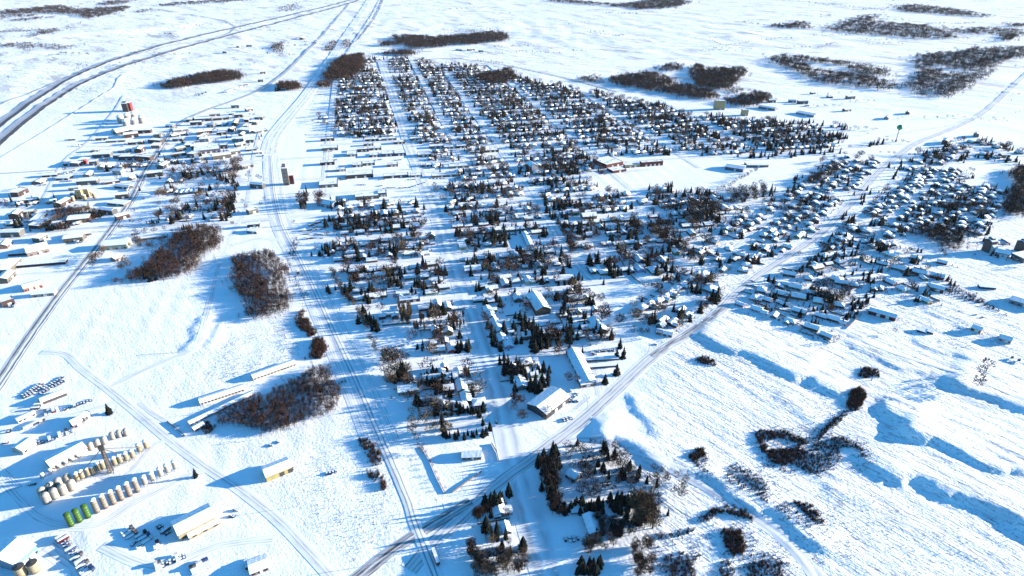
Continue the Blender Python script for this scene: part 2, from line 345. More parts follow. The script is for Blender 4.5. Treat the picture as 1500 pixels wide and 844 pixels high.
# ------------------------------------------------------------------ roads
OCC = []                                       # road centre lines for keeping trees and houses off
def ribbon(name, pts, width, material, lift=.10, world=False, occ=True, step=9):
    P = np.array(pts, float) if world else PL(pts)
    # Catmull-Rom resample
    Q = [P[0]]
    for i in range(len(P)-1):
        p0 = P[max(i-1, 0)]; p1 = P[i]; p2 = P[i+1]; p3 = P[min(i+2, len(P)-1)]
        n = max(2, int(np.hypot(*(p2-p1))/step))
        for k in range(1, n+1):
            t = k/n; Q.append(.5*((2*p1)+(-p0+p2)*t+(2*p0-5*p1+4*p2-p3)*t*t+(-p0+3*p1-3*p2+p3)*t**3))
    Q = np.array(Q); D = np.gradient(Q, axis=0); D /= np.hypot(D[:, 0], D[:, 1])[:, None]+1e-9
    Nn = np.stack([D[:, 1], -D[:, 0]], 1); nc = 5
    if occ: OCC.append((Q, width/2))
    s = np.concatenate([[0], np.cumsum(np.hypot(*np.diff(Q, axis=0).T))])
    rows = []; uvs = []
    for c in range(nc):
        q = c/(nc-1); e = Q+Nn*(width*(q-.5))
        rows.append(np.column_stack([e, hgt(e[:, 0], e[:, 1])+lift*(1 if 0 < c < nc-1 else .6)+smooth(900, 2600, e[:, 1])*1.3])); uvs.append(np.column_stack([np.full(len(Q), q), s]))
    V = np.concatenate(rows); U = np.concatenate(uvs); n = len(Q)
    F_ = [(c*n+i, (c+1)*n+i, (c+1)*n+i+1, c*n+i+1) for c in range(nc-1) for i in range(n-1)]
    me = bpy.data.meshes.new(name); me.from_pydata(V.tolist(), [], F_); me.update()
    ul = me.uv_layers.new(name='UVMap'); li = np.zeros(len(me.loops), dtype=np.int32); me.loops.foreach_get('vertex_index', li)
    ul.data.foreach_set('uv', U[li].astype(np.float32).ravel()); me.materials.append(M[material]); me.polygons.foreach_set('use_smooth', [True]*len(F_))
    if me.polygons[0].normal.z < 0: me.flip_normals()
    o = bpy.data.objects.new(name, me); COL.objects.link(o); return tag(o, kind='structure')
ribbon('highway', [(-60,230),(0,181),(60,139),(120,106),(200,77),(290,53),(400,28),(500,4),(530,-6)], 32, 'highway', .5)
ribbon('highway', [(-60,262),(0,206),(60,158),(120,121),(190,94),(290,64),(400,35),(505,7),(538,-5)], 32, 'highway', .5)
ribbon('country_road', [(-20,162),(60,130),(140,98),(210,77),(260,66),(320,54),(342,44),(340,36),(310,27),(220,12)], 9, 'grey road', .3)
ribbon('frontage_road', [(0,232),(60,196),(110,165),(150,140),(168,128),(178,112),(205,104),(260,90)], 6, 'lane', .3)
ribbon('frontage_road', [(60,300),(95,236),(125,212),(150,185),(170,160),(182,140)], 9, 'street', .3)
ribbon('west_road', [(-60,640),(0,560),(40,500),(90,430),(130,380),(165,335),(195,290),(215,250),(245,205),(262,182),(300,163),(345,147),(385,130),(420,105),(445,80),(470,55),(500,20),(520,-4)], 15, 'tracked', .25)
ribbon('main_corridor_road', [(395,225),(402,200),(425,170),(450,140),(472,108),(490,80),(506,55),(530,18),(541,0)], 40, 'corridor', .2)
ribbon('corridor_road', [(520,62),(532,48),(545,32),(556,12),(562,-4)], 14, 'grey road', .22)
ribbon('rail_bed', [(640,850),(606,762),(600,740),(575,680),(548,620),(520,555),(490,490),(465,435),(440,382),(420,345),(410,320),(402,285),(398,245),(397,228)], 9, 'rail', .45)
for dx_, w_, mt in ((-24, 10, 'corridor'), (-11, 5, 'lane'), (12, 7, 'corridor'), (26, 9, 'corridor')):
    ribbon('corridor_track', [(u+dx_*(.35+.65*(v-228)/500), v) for u, v in ((560,650),(548,620),(520,555),(490,490),(465,435),(440,382),(420,345),(410,320),(402,285),(398,245),(397,228))], w_, mt, .22, occ=False)
ribbon('corridor_track', [(470,126),(500,92),(520,60),(540,30),(556,0)], 10, 'lane', .25)
ribbon('yard_track', [(60,720),(120,690),(180,700),(230,650),(270,640)], 6, 'corridor', .15, occ=False); ribbon('yard_track', [(0,700),(60,760),(140,770),(200,735),(270,700),(300,690)], 9, 'corridor', .15, occ=False)
ribbon('yard_track', [(150,800),(230,830),(320,800),(400,790)], 9, 'corridor', .15, occ=False); ribbon('yard_track', [(70,800),(110,830),(120,860)], 14, 'corridor', .15, occ=False); ribbon('yard_track', [(20,600),(90,610),(170,590)], 8, 'corridor', .15, occ=False)
ribbon('yard_track', [(340,360),(380,350),(430,352),(480,352)], 12, 'corridor', .15, occ=False); ribbon('yard_track', [(0,352),(120,335),(330,328),(400,322)], 11, 'yardroad', .15, occ=False); ribbon('yard_track', [(130,262),(250,236),(380,240)], 9, 'corridor', .15, occ=False)
ribbon('yard_track', [(100,215),(240,212),(400,205)], 9, 'corridor', .15, occ=False); ribbon('yard_track', [(190,200),(250,190),(380,168)], 8, 'corridor', .15, occ=False); ribbon('yard_track', [(0,405),(60,400),(110,398)], 8, 'corridor', .15, occ=False); ribbon('yard_track', [(382,190),(372,230),(362,300),(340,345)], 9, 'corridor', .15, occ=False)
ribbon('farm_track', [(730,690),(715,700),(690,730),(650,742)], 7, 'corridor', .15); ribbon('farm_track', [(880,580),(872,540),(870,515)], 9, 'corridor', .15)
ribbon('street', [(640,850),(628,800),(612,765)], 9, 'street', .2)
ribbon('main_street', [(815,880),(790,800),(765,720),(748,655),(735,600),(718,540),(698,480),(680,430),(664,385),(650,345),(638,310),(624,275),(612,245),(600,215),(589,180),(578,150),(568,120),(558,90)], 26, 'street', .2)
ribbon('east_street', [(870,412),(850,392),(830,370),(795,312),(760,262),(725,207),(690,160),(668,128),(652,104)], 16, 'street', .18)
ribbon('diagonal_road', [(600,835),(640,790),(690,745),(735,705),(790,665),(850,620),(905,570),(960,520),(1010,488),(1050,460),(1085,425),(1120,398),(1160,372),(1205,340),(1250,295),(1290,250),(1325,222),(1350,207),(1400,187),(1440,166),(1470,140),(1500,112),(1530,85)], 16, 'yardroad', .24)
ribbon('crossing_road', [(520,850),(560,818),(600,790),(640,765),(690,735)], 11, 'darktrack', .34)
ribbon('worn_road', [(955,522),(985,503),(1010,488),(1028,476)], 7, 'darktrack', .42)
ribbon('worn_road', [(1030,474),(1045,464),(1060,452)], 8, 'darktrack', .42)
ribbon('perimeter_road', [(780,668),(830,648),(880,648),(940,668),(1000,695),(1050,722),(1110,762),(1160,800),(1200,850)], 12, 'street', .2)
ribbon('industrial_road', [(60,516),(95,518),(120,540),(160,570),(205,607),(250,645),(300,682),(345,712),(400,755),(440,795),(490,850)], 10, 'lane', .22)
ribbon('field_track', [(160,568),(200,548),(250,526),(285,512),(296,490),(305,455),(316,405),(322,385)], 9, 'lane', .2)
ribbon('service_road', [(205,590),(228,608),(260,625)], 6, 'lane', .2)
ribbon('farm_track', [(-10,255),(40,252),(110,247)], 7, 'grey road', .2)
ribbon('north_road', [(660,85),(720,92),(800,108),(850,120),(905,135)], 8, 'grey road', .2)
ribbon('school_road', [(880,240),(960,234),(1040,230),(1110,226),(1180,222),(1235,218),(1290,205)], 9, 'street', .2)
ribbon('ridge_track', [(1160,455),(1220,480),(1300,515),(1400,548),(1500,590)], 6, 'lane', .2)
ribbon('lake_road', [(1300,200),(1340,192),(1400,182),(1450,160)], 9, 'street', .2)
# cross streets of the grid, at measured distances
TT = [466, 561, 706, 830, 925, 1035, 1140, 1230, 1375, 1465, 1570, 1700, 1850, 1990, 2130, 2280, 2440, 2620, 2820]
SE = {466:(5,150), 561:(-5,170), 706:(-60,330), 830:(-95,330), 925:(-100,420), 1035:(-420,520), 1140:(-165,540), 1230:(-420,330), 1375:(-430,640), 1465:(-110,760), 1570:(-150,900), 1700:(-110,640), 1850:(-60,560), 1990:(-60,420), 2130:(-60,520), 2280:(-60,480), 2440:(-40,460), 2620:(-20,400), 2820:(0,300)}
for t in TT:
    a, b = SE[t]; ribbon('cross_street', [XY(a+(b-a)*k/6, t+3*sin(k*1.7+t)) for k in range(7)], 13, 'street', .15, world=True)
for s, t0, t1 in ((-95, 1140, 2500), (460, 900, 2450), (645, 1130, 2000), (830, 1300, 1700), (185, 1200, 2700)):
    ribbon('avenue', [XY(s, t0+(t1-t0)*k/5) for k in range(6)], 14, 'street', .13, world=True)
# eastern suburb streets
ribbon('suburb_street', [(1040,395),(1100,345),(1160,300),(1210,258),(1255,225)], 9, 'street', .2)
ribbon('suburb_street', [(1300,330),(1345,285),(1380,250),(1410,225)], 9, 'street', .2)
ribbon('suburb_street', [(1060,408),(1020,398),(985,385),(960,360),(940,330),(935,300)], 9, 'street', .2)
def near_road(x, y, m=4):
    for Q, hw in OCC:
        d2 = (Q[:, 0]-x)**2+(Q[:, 1]-y)**2
        if d2.min() < (hw+m)**2: return True
    return False
# ------------------------------------------------------------------ tree shapes (unit height 1; scaled when placed)
def tri(mb):
    V = np.array(mb.v, float); T = []; K = []
    for f, k in zip(mb.f, mb.m):
        for i in range(1, len(f)-1): T.append((f[0], f[i], f[i+1])); K.append(k)
    return V, np.array(T), np.array(K)
def spruce_mb(rng, levels, nb, rad=.20, core=True, base=.07):
    m = MB()
    for l in range(levels):
        q = l/(levels-1); z = base+(1-base-.05)*q**.92; r = rad*(1-q)**.80+.012
        n = max(4, int(nb*(1-q*.55))); ph = rng.uniform(0, 6.28)
        for k in range(n):
            if rng.random() < .08: continue
            a = ph+6.283*k/n+rng.uniform(-.2, .2); rr = r*rng.uniform(.72, 1.2); wd = 2.6*rr/n*rng.uniform(.8, 1.3)+.008
            zz = z+rng.uniform(-.015, .015); tip = (rr*cos(a), rr*sin(a), zz-rr*.30)
            ca, sa = cos(a), sin(a); mid = .62*rr
            m.add([(0, 0, zz+.035), (mid*ca-wd*sa, mid*sa+wd*ca, zz-mid*.12-.012), tip, (mid*ca+wd*sa, mid*sa-wd*ca, zz-mid*.12-.012), (mid*ca, mid*sa, zz-mid*.05+.022)],
                  [(0, 1, 4), (0, 4, 3), (1, 2, 4), (4, 2, 3)], 0 if rng.random() < .93 else 1)
    if core: m.lathe([(rad*.55, base+.02), (rad*.36, .40), (.015, .97)], 7)
    return m
def ellip_twigs(m, rng, n, c, rx, rz, ln, wd, mi=0):
    for _ in range(n):
        d = rng.normal(size=3); d /= np.linalg.norm(d); d[2] = d[2]*.9+.15; r = rng.uniform(.35, 1)**.6
        p = np.array(c)+d*np.array([rx, rx, rz])*r; g = d*1.0+np.array([0, 0, .7])+rng.normal(size=3)*.35; g /= np.linalg.norm(g)
        s = np.cross(g, rng.normal(size=3)); s /= np.linalg.norm(s)
        L = ln*rng.uniform(.6, 1.4); m.add([p-s*wd-g*L*.4, p+s*wd-g*L*.4, p+g*L*.6], [(0, 1, 2)], mi)
def limbs(m, rng, n, h0, h1, rx):
    for k in range(n):
        a = 6.283*k/n+rng.uniform(-.4, .4); z = rng.uniform(h0, h0+.18); r = rx*rng.uniform(.6, .95); t = rng.uniform(.62, .95)
        mid = (r*.45*cos(a), r*.45*sin(a), z+(t-z)*.55); end = (r*cos(a), r*sin(a), t)
        m.tube((0, 0, z), mid, .014, .009, 3, 0, False); m.tube(mid, end, .009, .003, 3, 0, False)
        for q in range(2):
            b = a+rng.uniform(-.9, .9); m.tube(mid, (mid[0]+r*.4*cos(b), mid[1]+r*.4*sin(b), mid[2]+rng.uniform(.12, .28)), .006, .002, 3, 0, False)
def bare_mb(rng, ntw, rx=.30, cz=.64, rz=.36, ln=.085, wd=.0048, nl=7):
    m = MB(); limbs(m, rng, nl, .22, .9, rx); ellip_twigs(m, rng, ntw, (0, 0, cz), rx, rz, ln, wd); return m
def shrub_mb(rng, n=46, wd=.02, spread=.55):
    m = MB()
    for _ in range(n):
        a = rng.uniform(0, 6.283); b = rng.uniform(0, spread); r0 = rng.uniform(0, .35); p = np.array([r0*cos(a*1.7), r0*sin(a*1.7), 0])
        q = p+np.array([cos(a)*b, sin(a)*b, rng.uniform(.5, 1.0)]); s = np.array([-sin(a), cos(a), 0])*wd
        m.add([p-s, p+s, q], [(0, 1, 2)])
        for _k in range(2):
            t = rng.uniform(.4, .8); c = p+(q-p)*t; e = c+np.array([rng.uniform(-.25, .25), rng.uniform(-.25, .25), rng.uniform(.15, .35)]); m.add([c-s*.7, c+s*.7, e], [(0, 1, 2)])
    return m
tr = np.random.default_rng(11)
HELD = []                                      # prototypes, removed at the end
def proto_tree(name, crown, cm, trunk_r, trunk_h, trunk_m='bark'):
    e = empty(name); crown.build('crown', cm, e)
    t = MB(); t.lathe([(trunk_r*1.25, -.03), (trunk_r, .06), (trunk_r*.35, trunk_h)], 6); t.build('trunk', trunk_m, e); HELD.append(e); return e
SPR = [proto_tree('spruce_tree', spruce_mb(tr, 13, 12, .19+.02*k), ['spruce', 'sprucesnow'], .014, .9) for k in range(4)]
SLIM = [proto_tree('spruce_tree', spruce_mb(tr, 14, 10, .13), ['spruce', 'sprucesnow'], .012, .9)]
BARE = [proto_tree('bare_tree', bare_mb(tr, 420, rx=.29+.03*k, nl=7+k, wd=.0100), [c], .018, .62) for k, c in enumerate(('twig', 'twiggrey', 'twigred', 'twigtan'))]
POP = [proto_tree('poplar_tree', bare_mb(tr, 420, rx=.13, cz=.56, rz=.44, nl=9, ln=.10, wd=.0095), [c], .015, .9) for c in ('twigtan', 'twig')]
# light-weight shapes for the masses of far trees
LOSPR = [tri(spruce_mb(tr, 7, 7, .22, True)) for _ in range(3)]
LOBARE = [tri(bare_mb(tr, 90, rx=.43, wd=.024, ln=.17, nl=3)) for _ in range(3)]
LOSHR = [tri(shrub_mb(tr, 20, .035)) for _ in range(4)]
def wood_t(rng, n=36, wd=.024):
    m = MB(); m.tube((0, 0, -.03), (rng.uniform(-.05, .05), rng.uniform(-.05, .05), .8), .016, .006, 3, 0, False)
    ellip_twigs(m, rng, n, (0, 0, .62), .26, .36, .17, wd); return tri(m)
WOODT = [wood_t(tr) for _ in range(5)]
def merged(name, temps, xs, ys, hs, matnames, wscale=None, zs=None):
    xs = np.array(xs); ys = np.array(ys); hs = np.array(hs); zs = hgt(xs, ys) if zs is None else zs
    VV = []; TT_ = []; KK = []; off = 0; pick = RNG.integers(0, len(temps), len(xs)); rot = RNG.uniform(0, 6.283, len(xs))
    ws = np.ones(len(xs)) if wscale is None else np.array(wscale)
    for k, (V, T, K) in enumerate(temps):
        I = np.where(pick == k)[0]
        if not len(I): continue
        c = np.cos(rot[I])[:, None]; s = np.sin(rot[I])[:, None]; h = hs[I][:, None]; q = h*ws[I][:, None]
        X = (V[:, 0]*c-V[:, 1]*s)*q+xs[I][:, None]; Y = (V[:, 0]*s+V[:, 1]*c)*q+ys[I][:, None]; Z = V[:, 2]*h+zs[I][:, None]
        VV.append(np.stack([X, Y, Z], -1).reshape(-1, 3)); TT_.append((T[None]+(np.arange(len(I))*len(V))[:, None, None]+off).reshape(-1, 3)); KK.append(np.tile(K, len(I))); off += len(I)*len(V)
    o = fastmesh(name, np.concatenate(VV), np.concatenate(TT_), matnames[0])
    for m_ in matnames[1:]: o.data.materials.append(M[m_])
    if len(matnames) > 1: o.data.polygons.foreach_set('material_index', np.concatenate(KK).astype(np.int32))
    return o
# ------------------------------------------------------------------ houses
def chevron(W, o, h, r, t): return [(-W/2-o, h), (0, h+r), (W/2+o, h), (W/2+o, h+t), (0, h+r+t), (-W/2-o, h+t)]
def swap(mb0, mb1, dx, dy):                    # rotate a sub-shape by 90 degrees and move it
    mb1.add([(-y+dx, x+dy, z) for x, y, z in mb0.v], [], 0); off = len(mb1.v)-len(mb0.v)
    mb1.f += [tuple(off+i for i in f) for f in mb0.f]; mb1.m += mb0.m
def gable_wall(mb, L, W, h, r): mb.slabx([(-W/2, -.6), (W/2, -.6), (W/2, h), (0, h+r*W/(W+1.2)), (-W/2, h)], -L/2, L/2)
def house_proto(name, L, W, h, r, wing=None, garage=None, hip=False, chim=True, nwin=2, dark_end=False):
    e = empty(name); HELD.append(e); wl = MB(); rf = MB()
    if hip:
        wl.box(-L/2, L/2, -W/2, W/2, -.6, h); o = .7; a = L/2+o; b = W/2+o; k = a-b*.95
        for z0, z1, mi, q in ((0, .22, 1, 0), (.22, .55, 0, .03)):
            A = a-q; B = b-q
            rf.add([(-A,-B,h+z0),(A,-B,h+z0),(A,B,h+z0),(-A,B,h+z0),(-A,-B,h+z1),(A,-B,h+z1),(A,B,h+z1),(-A,B,h+z1)], [(0,3,2,1),(0,1,5,4),(1,2,6,5),(2,3,7,6),(3,0,4,7)], mi)
        rf.add([(-a+.03,-b+.03,h+.55),(a-.03,-b+.03,h+.55),(a-.03,b-.03,h+.55),(-a+.03,b-.03,h+.55),(-k,0,h+r+.5),(k,0,h+r+.5)], [(0,1,5,4),(1,2,5),(2,3,4,5),(3,0,4)], 0)
    else:
        gable_wall(wl, L, W, h, r); rf.slabx(chevron(W, .6, h-.05, r, .2), -L/2-.5, L/2+.5, 1); rf.slabx(chevron(W, .57, h+.16, r, .32), -L/2-.47, L/2+.47, 0)
    if wing:                                   # (offset along x, length towards -y, width)
        dx, wl_, ww = wing; a = MB(); gable_wall(a, wl_, ww, h-.02, r*ww/W); swap(a, wl, dx, -W/2-wl_/2+1.2)
        a = MB(); a.slabx(chevron(ww, .6, h-.08, r*ww/W, .2), -wl_/2-.5, wl_/2-.2, 1); a.slabx(chevron(ww, .57, h+.13, r*ww/W, .32), -wl_/2-.47, wl_/2, 0)
        swap(a, rf, dx, -W/2-wl_/2+1.2)
    if garage:
        gl, gw = garage; x0 = L/2; y0 = -W/2-1.4; a = MB(); gable_wall(a, gl, gw, 2.6, 1.5); wl.add([(x+x0+gl/2-.05, y+y0+gw/2, z) for x, y, z in a.v], a.f, 0)
        a = MB(); a.slabx(chevron(gw, .5, 2.55, 1.5, .2), -gl/2, gl/2+.4, 1); a.slabx(chevron(gw, .47, 2.76, 1.5, .3), -gl/2, gl/2+.37, 0)
        rf.v += [(x+x0+gl/2+.02, y+y0+gw/2, z) for x, y, z in a.v]; off = len(rf.v)-len(a.v); rf.f += [tuple(off+i for i in f) for f in a.f]; rf.m += a.m
        g = MB(); g.box(x0+gl*.18, x0+gl*.85, y0-.08, y0+.02, -.1, 2.2); g.build('garage_door', 'gdoor', e)
    wl.build('wall', 'wall', e); ro = rf.build('roof', ['roofsnow', 'fascia'], e)
    if chim:
        c = MB(); c.box(L*.18, L*.18+.8, .5, 1.4, h+.3, h+r+1.3, 0); c.box(L*.18-.06, L*.18+.86, .44, 1.46, h+r+1.3, h+r+1.5, 1); c.build('chimney', ['brick', 'roofsnow'], ro)
    for sy in (-1, 1):
        for k in range(nwin):
            x = -L/2+L*(k+.6)/(nwin+.6); 
            if wing and sy < 0 and abs(x-wing[0]) < wing[2]/2+1: continue
            m = MB(); m.box(x-.9, x+.9, sy*W/2-.05, sy*W/2+.05, 1.0, 2.2); m.build('window', 'glass', e)
    for sx in (-1, 1):
        if garage and sx > 0: continue
        m = MB(); m.box(sx*L/2-.05, sx*L/2+.05, -W*.2-.7, -W*.2+.7, 1.0, 2.2); m.build('window', 'glass', e)
    m = MB(); dx = -L*.08 if not wing else (L*.1 if wing[0] < 0 else -L*.1); m.box(dx-.5, dx+.5, -W/2-.06, -W/2+.06, 0, 2.1); m.build('door', 'door', e)
    return e
HP = [(house_proto('house', 14, 9, 3.0, 2.3), 'long gabled'),
      (house_proto('house', 15, 9, 3.0, 2.3, wing=(-3.6, 6, 6.5)), 'cross-gabled'),
      (house_proto('house', 12, 10, 3.0, 2.6, hip=True), 'hip-roofed'),
      (house_proto('house', 12.5, 9, 3.0, 2.4, garage=(7, 7.5)), 'garage-fronted'),
      (house_proto('house', 9.5, 8.5, 4.6, 3.4, nwin=2), 'tall narrow'),
      (house_proto('house', 18, 10, 3.0, 2.6, wing=(5, 7, 7.5), nwin=3), 'wide cross-gabled'),
      (house_proto('house', 16, 12, 3.1, 3.0, hip=True, wing=(-3, 6.5, 7)), 'broad hip-roofed')]
SHED = house_proto('garden_shed', 7, 6, 2.5, 1.5, chim=False, nwin=1)
WALLC = [((.70, .70, .68), 'white'), ((.42, .36, .27), 'beige'), ((.20, .13, .09), 'brown'), ((.16, .20, .25), 'blue-grey'), ((.30, .30, .30), 'grey'), ((.35, .30, .15), 'ochre'), ((.24, .06, .05), 'red-brown')]
REG = []                                       # (object, look, category, group, x, y)
def place(p, x, y, rz=0, s=(1, 1, 1), color=None, z=None):
    c = copy_tree(p); c.location = (x, y, gz(x, y) if z is None else z); c.rotation_euler = (0, 0, rz); c.scale = s
    if color:
        for ch in c.children: ch.color = (*color, 1)
    return c
def reg(o, look, cat, group, x=None, y=None):
    if x is None: x, y = o.location.x, o.location.y
    REG.append((o, look, cat, group, x, y)); return o
HS = []                                        # houses wanted: x, y, angle, kind, size
BLD = []                                       # footprints of big buildings (x, y, radius)
def hs(u, v, ang_=None, k=None, sc=1.0, flip=False):
    x, y = G(u, v); HS.append((x, y, (GA if ang_ is None else ang_)+(pi if flip else 0), random.choice([0, 0, 1, 2, 3, 4, 0, 5]) if k is None else k, sc, True))
NS = GA+pi/2
# ---- houses measured one by one in the near and middle town
for a in [(657,489,NS,4),(652,501,NS,0,.8),(661,512,NS,1,.9),(641,514,GA,0,1.05),(651,541,NS,4,.8),(672,548,NS,0,.9),(676,568,NS,5,.95),(683,586,NS,0,1.05),(688,617,GA,3,1.1),(640,591,GA,4),
          (597,573,GA,0,1.25),(657,573,GA,4),(714,456,NS,0,1),(719,464,NS,0,1),(725,475,NS,0,1),(730,485,NS,0,1),(735,498,NS,1,1),(744,506,NS,0,1),(572,461,GA,5,1),(560,466,GA,4,.8),(641,448,NS,0,1.1),(622,453,GA,0),
          (590,432,GA,1),(557,434,GA,0),(540,436,GA,3),(632,430,GA,0),(720,424,GA,1),(705,421,GA,0),(842,439,GA,0,1.2),(815,494,GA,5,1),(800,490,GA,0,.8),(770,533,GA,2,1),(782,551,GA,4,.8),(762,564,NS,0,1.2),(877,482,NS,5,1.3),(860,482,GA,0),
          (870,496,GA,0,.8),(860,434,GA,1),(773,443,GA,0,.8),(812,473,GA,0,.8),(755,473,GA,0,.8),(770,495,GA,4),(730,747,NS,1,1.0),(741,775,NS,0,.7),(728,757,GA,4,.5),
          (662,297,GA,1),(687,293,GA,0),(708,289,GA,0),(562,331,GA,0),(592,326,GA,0),(610,334,GA,4),(505,343,GA,0,.8),(527,342,GA,0),(670,333,GA,0,1.1),(686,332,GA,0,.8),(708,330,GA,0),(670,314,GA,1),(515,372,GA,0),(500,366,GA,0,.8),
          (602,364,GA,0),(620,357,GA,1),(620,373,GA,1),(600,373,GA,0),(675,359,GA,4),(697,359,GA,0),(692,397,GA,0,1.5),(725,394,NS,5,1),(740,408,GA,0),(530,407,GA,0),(557,404,GA,0),(545,383,GA,0),(535,360,GA,0),(548,352,GA,0,.8),
          (785,342,GA,0),(775,367,GA,0),(774,322,GA,0),(862,319,GA,0,1.6),(905,359,GA,0),(887,359,GA,0),(921,357,GA,0),(937,357,GA,1),(952,354,GA,0),(860,362,GA,1),(845,362,GA,0),(870,397,GA,1),(935,382,NS,5,1.1),(970,384,NS,5,1),(957,398,NS,6,1),
          (940,297,GA,0,1.2),(800,287,GA,1),(1045,291,NS,1),(1060,307,NS,5,1.3),(1078,306,NS,0,.8),(1030,318,GA,0),(1012,343,NS,0,1),(600,408,GA,0),(575,412,GA,1),(622,408,GA,4),(640,412,GA,0),(665,408,GA,0),(650,422,GA,0),(512,421,GA,0),(700,441,GA,3)]: hs(*a)
DG = ang((1000,491),(1120,398))
for a in [(940,453,DG,2,1.05),(952,447,DG,6,.95),(963,443,DG,2,1.1),(973,437,DG,1,1),(982,431,DG,6,1),(991,424,DG,2,1),(1000,418,DG,1,1),(1010,411,DG,2,1),(1022,405,DG,6,1),(997,456,DG,0,.9),(1008,461,DG,1,.8),(970,471,DG,0,1),(985,474,DG,1,.9),(1040,425,DG,6,1),(1052,420,DG,2,1),(1030,404,DG,6,1),(968,480,DG,4,.9)]: hs(*a)
# ---- rows of houses: from one end to the other, spacing in metres
def hrow(a, b, gap=17, ang_=None, jit=3, ks=None, sc=1.0, drop=.12, hand=True):
    p = np.array(G(*a)); q = np.array(G(*b)); L = np.hypot(*(q-p)); n = max(1, int(L/gap)); an = math.atan2(*(q-p)[::-1]) if ang_ is None else ang_
    for k in range(n+1):
        if random.random() < drop: continue
        c = p+(q-p)*k/n; HS.append((c[0]+random.uniform(-jit, jit), c[1]+random.uniform(-jit, jit), an+random.choice([0, 0, pi, pi, pi/2])+random.uniform(-.12, .12), random.choice(ks or [0, 0, 1, 2, 3, 3, 6]), sc*random.uniform(.72, 1.15), hand))
SG = ang((1150,400),(1300,235))
for a, b in [((1062,397),(1243,232)),((1086,397),(1256,238)),((1122,392),(1284,238)),((1025,372),(1090,318)),((1045,380),(1105,330)),((1100,330),(1222,238)),
             ((1215,372),(1262,322)),((1268,320),(1345,262)),((1287,326),(1372,248)),((1303,338),(1390,248)),((1322,344),(1405,252)),((1345,335),(1420,268)),((1365,345),(1445,275)),((1385,350),(1460,282)),((1330,250),(1372,222)),((1345,258),(1400,226))]:
    hrow(a, b, 21, sc=.86, jit=4.5)
for a, b in [((1085,448),(1212,492)),((1100,436),(1222,470)),((1112,425),(1225,448)),((1140,418),(1212,436)),((1160,405),(1250,418)),((1195,392),(1300,372)),((1212,378),(1290,358)),((1240,352),(1330,362)),((1290,388),(1370,408)),((1310,372),(1375,385)),((1225,410),(1290,425)),((1330,395),(1365,420)),((1270,340),(1300,345)),((1430,330),(1470,300)),((1440,345),(1490,380)),((1300,415),(1350,440))]:
    hrow(a, b, 19, jit=4)
for a, b in [((245,268),(330,262)),((250,282),(335,276)),((255,295),(330,292)),((240,308),(325,306)),((255,320),(318,318)),((270,255),(345,250)),((160,246),(230,243)),((25,300),(120,296)),((20,330),(110,328)),((235,240),(290,238)),((1150,205),(1225,200)),((1180,188),(1235,186)),((1380,200),(1470,215)),((1400,220),(1480,235)),((1405,205),(1495,225))]:
    hrow(a, b, 22, jit=4, drop=.3)
# ---- the grid of the old town
TOWN = [(500,93),(560,84),(650,92),(700,100),(790,120),(880,138),(960,153),(1040,172),(1130,178),(1190,190),(1232,203),(1218,220),(1070,228),(1000,226),(905,226),(872,232),(866,252),(900,268),(960,278),(1060,285),(1080,296),(1035,345),(1000,372),(980,398),(930,400),(900,420),(880,440),(905,480),(880,505),(820,510),(800,545),(765,600),(690,625),(610,602),(545,500),(520,440),(470,372),(462,320),(466,212),(470,185)]
TW = [G(*p) for p in TOWN]
COMM = [G(*p) for p in [(464,205),(612,205),(650,275),(650,290),(560,300),(464,290)]]     # shops, built separately
OPEN = [[G(*p) for p in q] for q in ([(545,470),(612,470),(625,530),(560,535)],[(825,500),(880,490),(915,520),(905,560),(860,580),(820,570)],[(480,440),(530,440),(545,470),(500,480)],[(600,480),(632,480),(632,520),(610,520)],[(640,395),(715,390),(722,402),(640,402)],[(850,250),(900,255),(930,280),(870,285)])]
def free(x, y, r):
    for bx, by, br in BLD:
        if (bx-x)**2+(by-y)**2 < (br+r)**2: return False
    return True
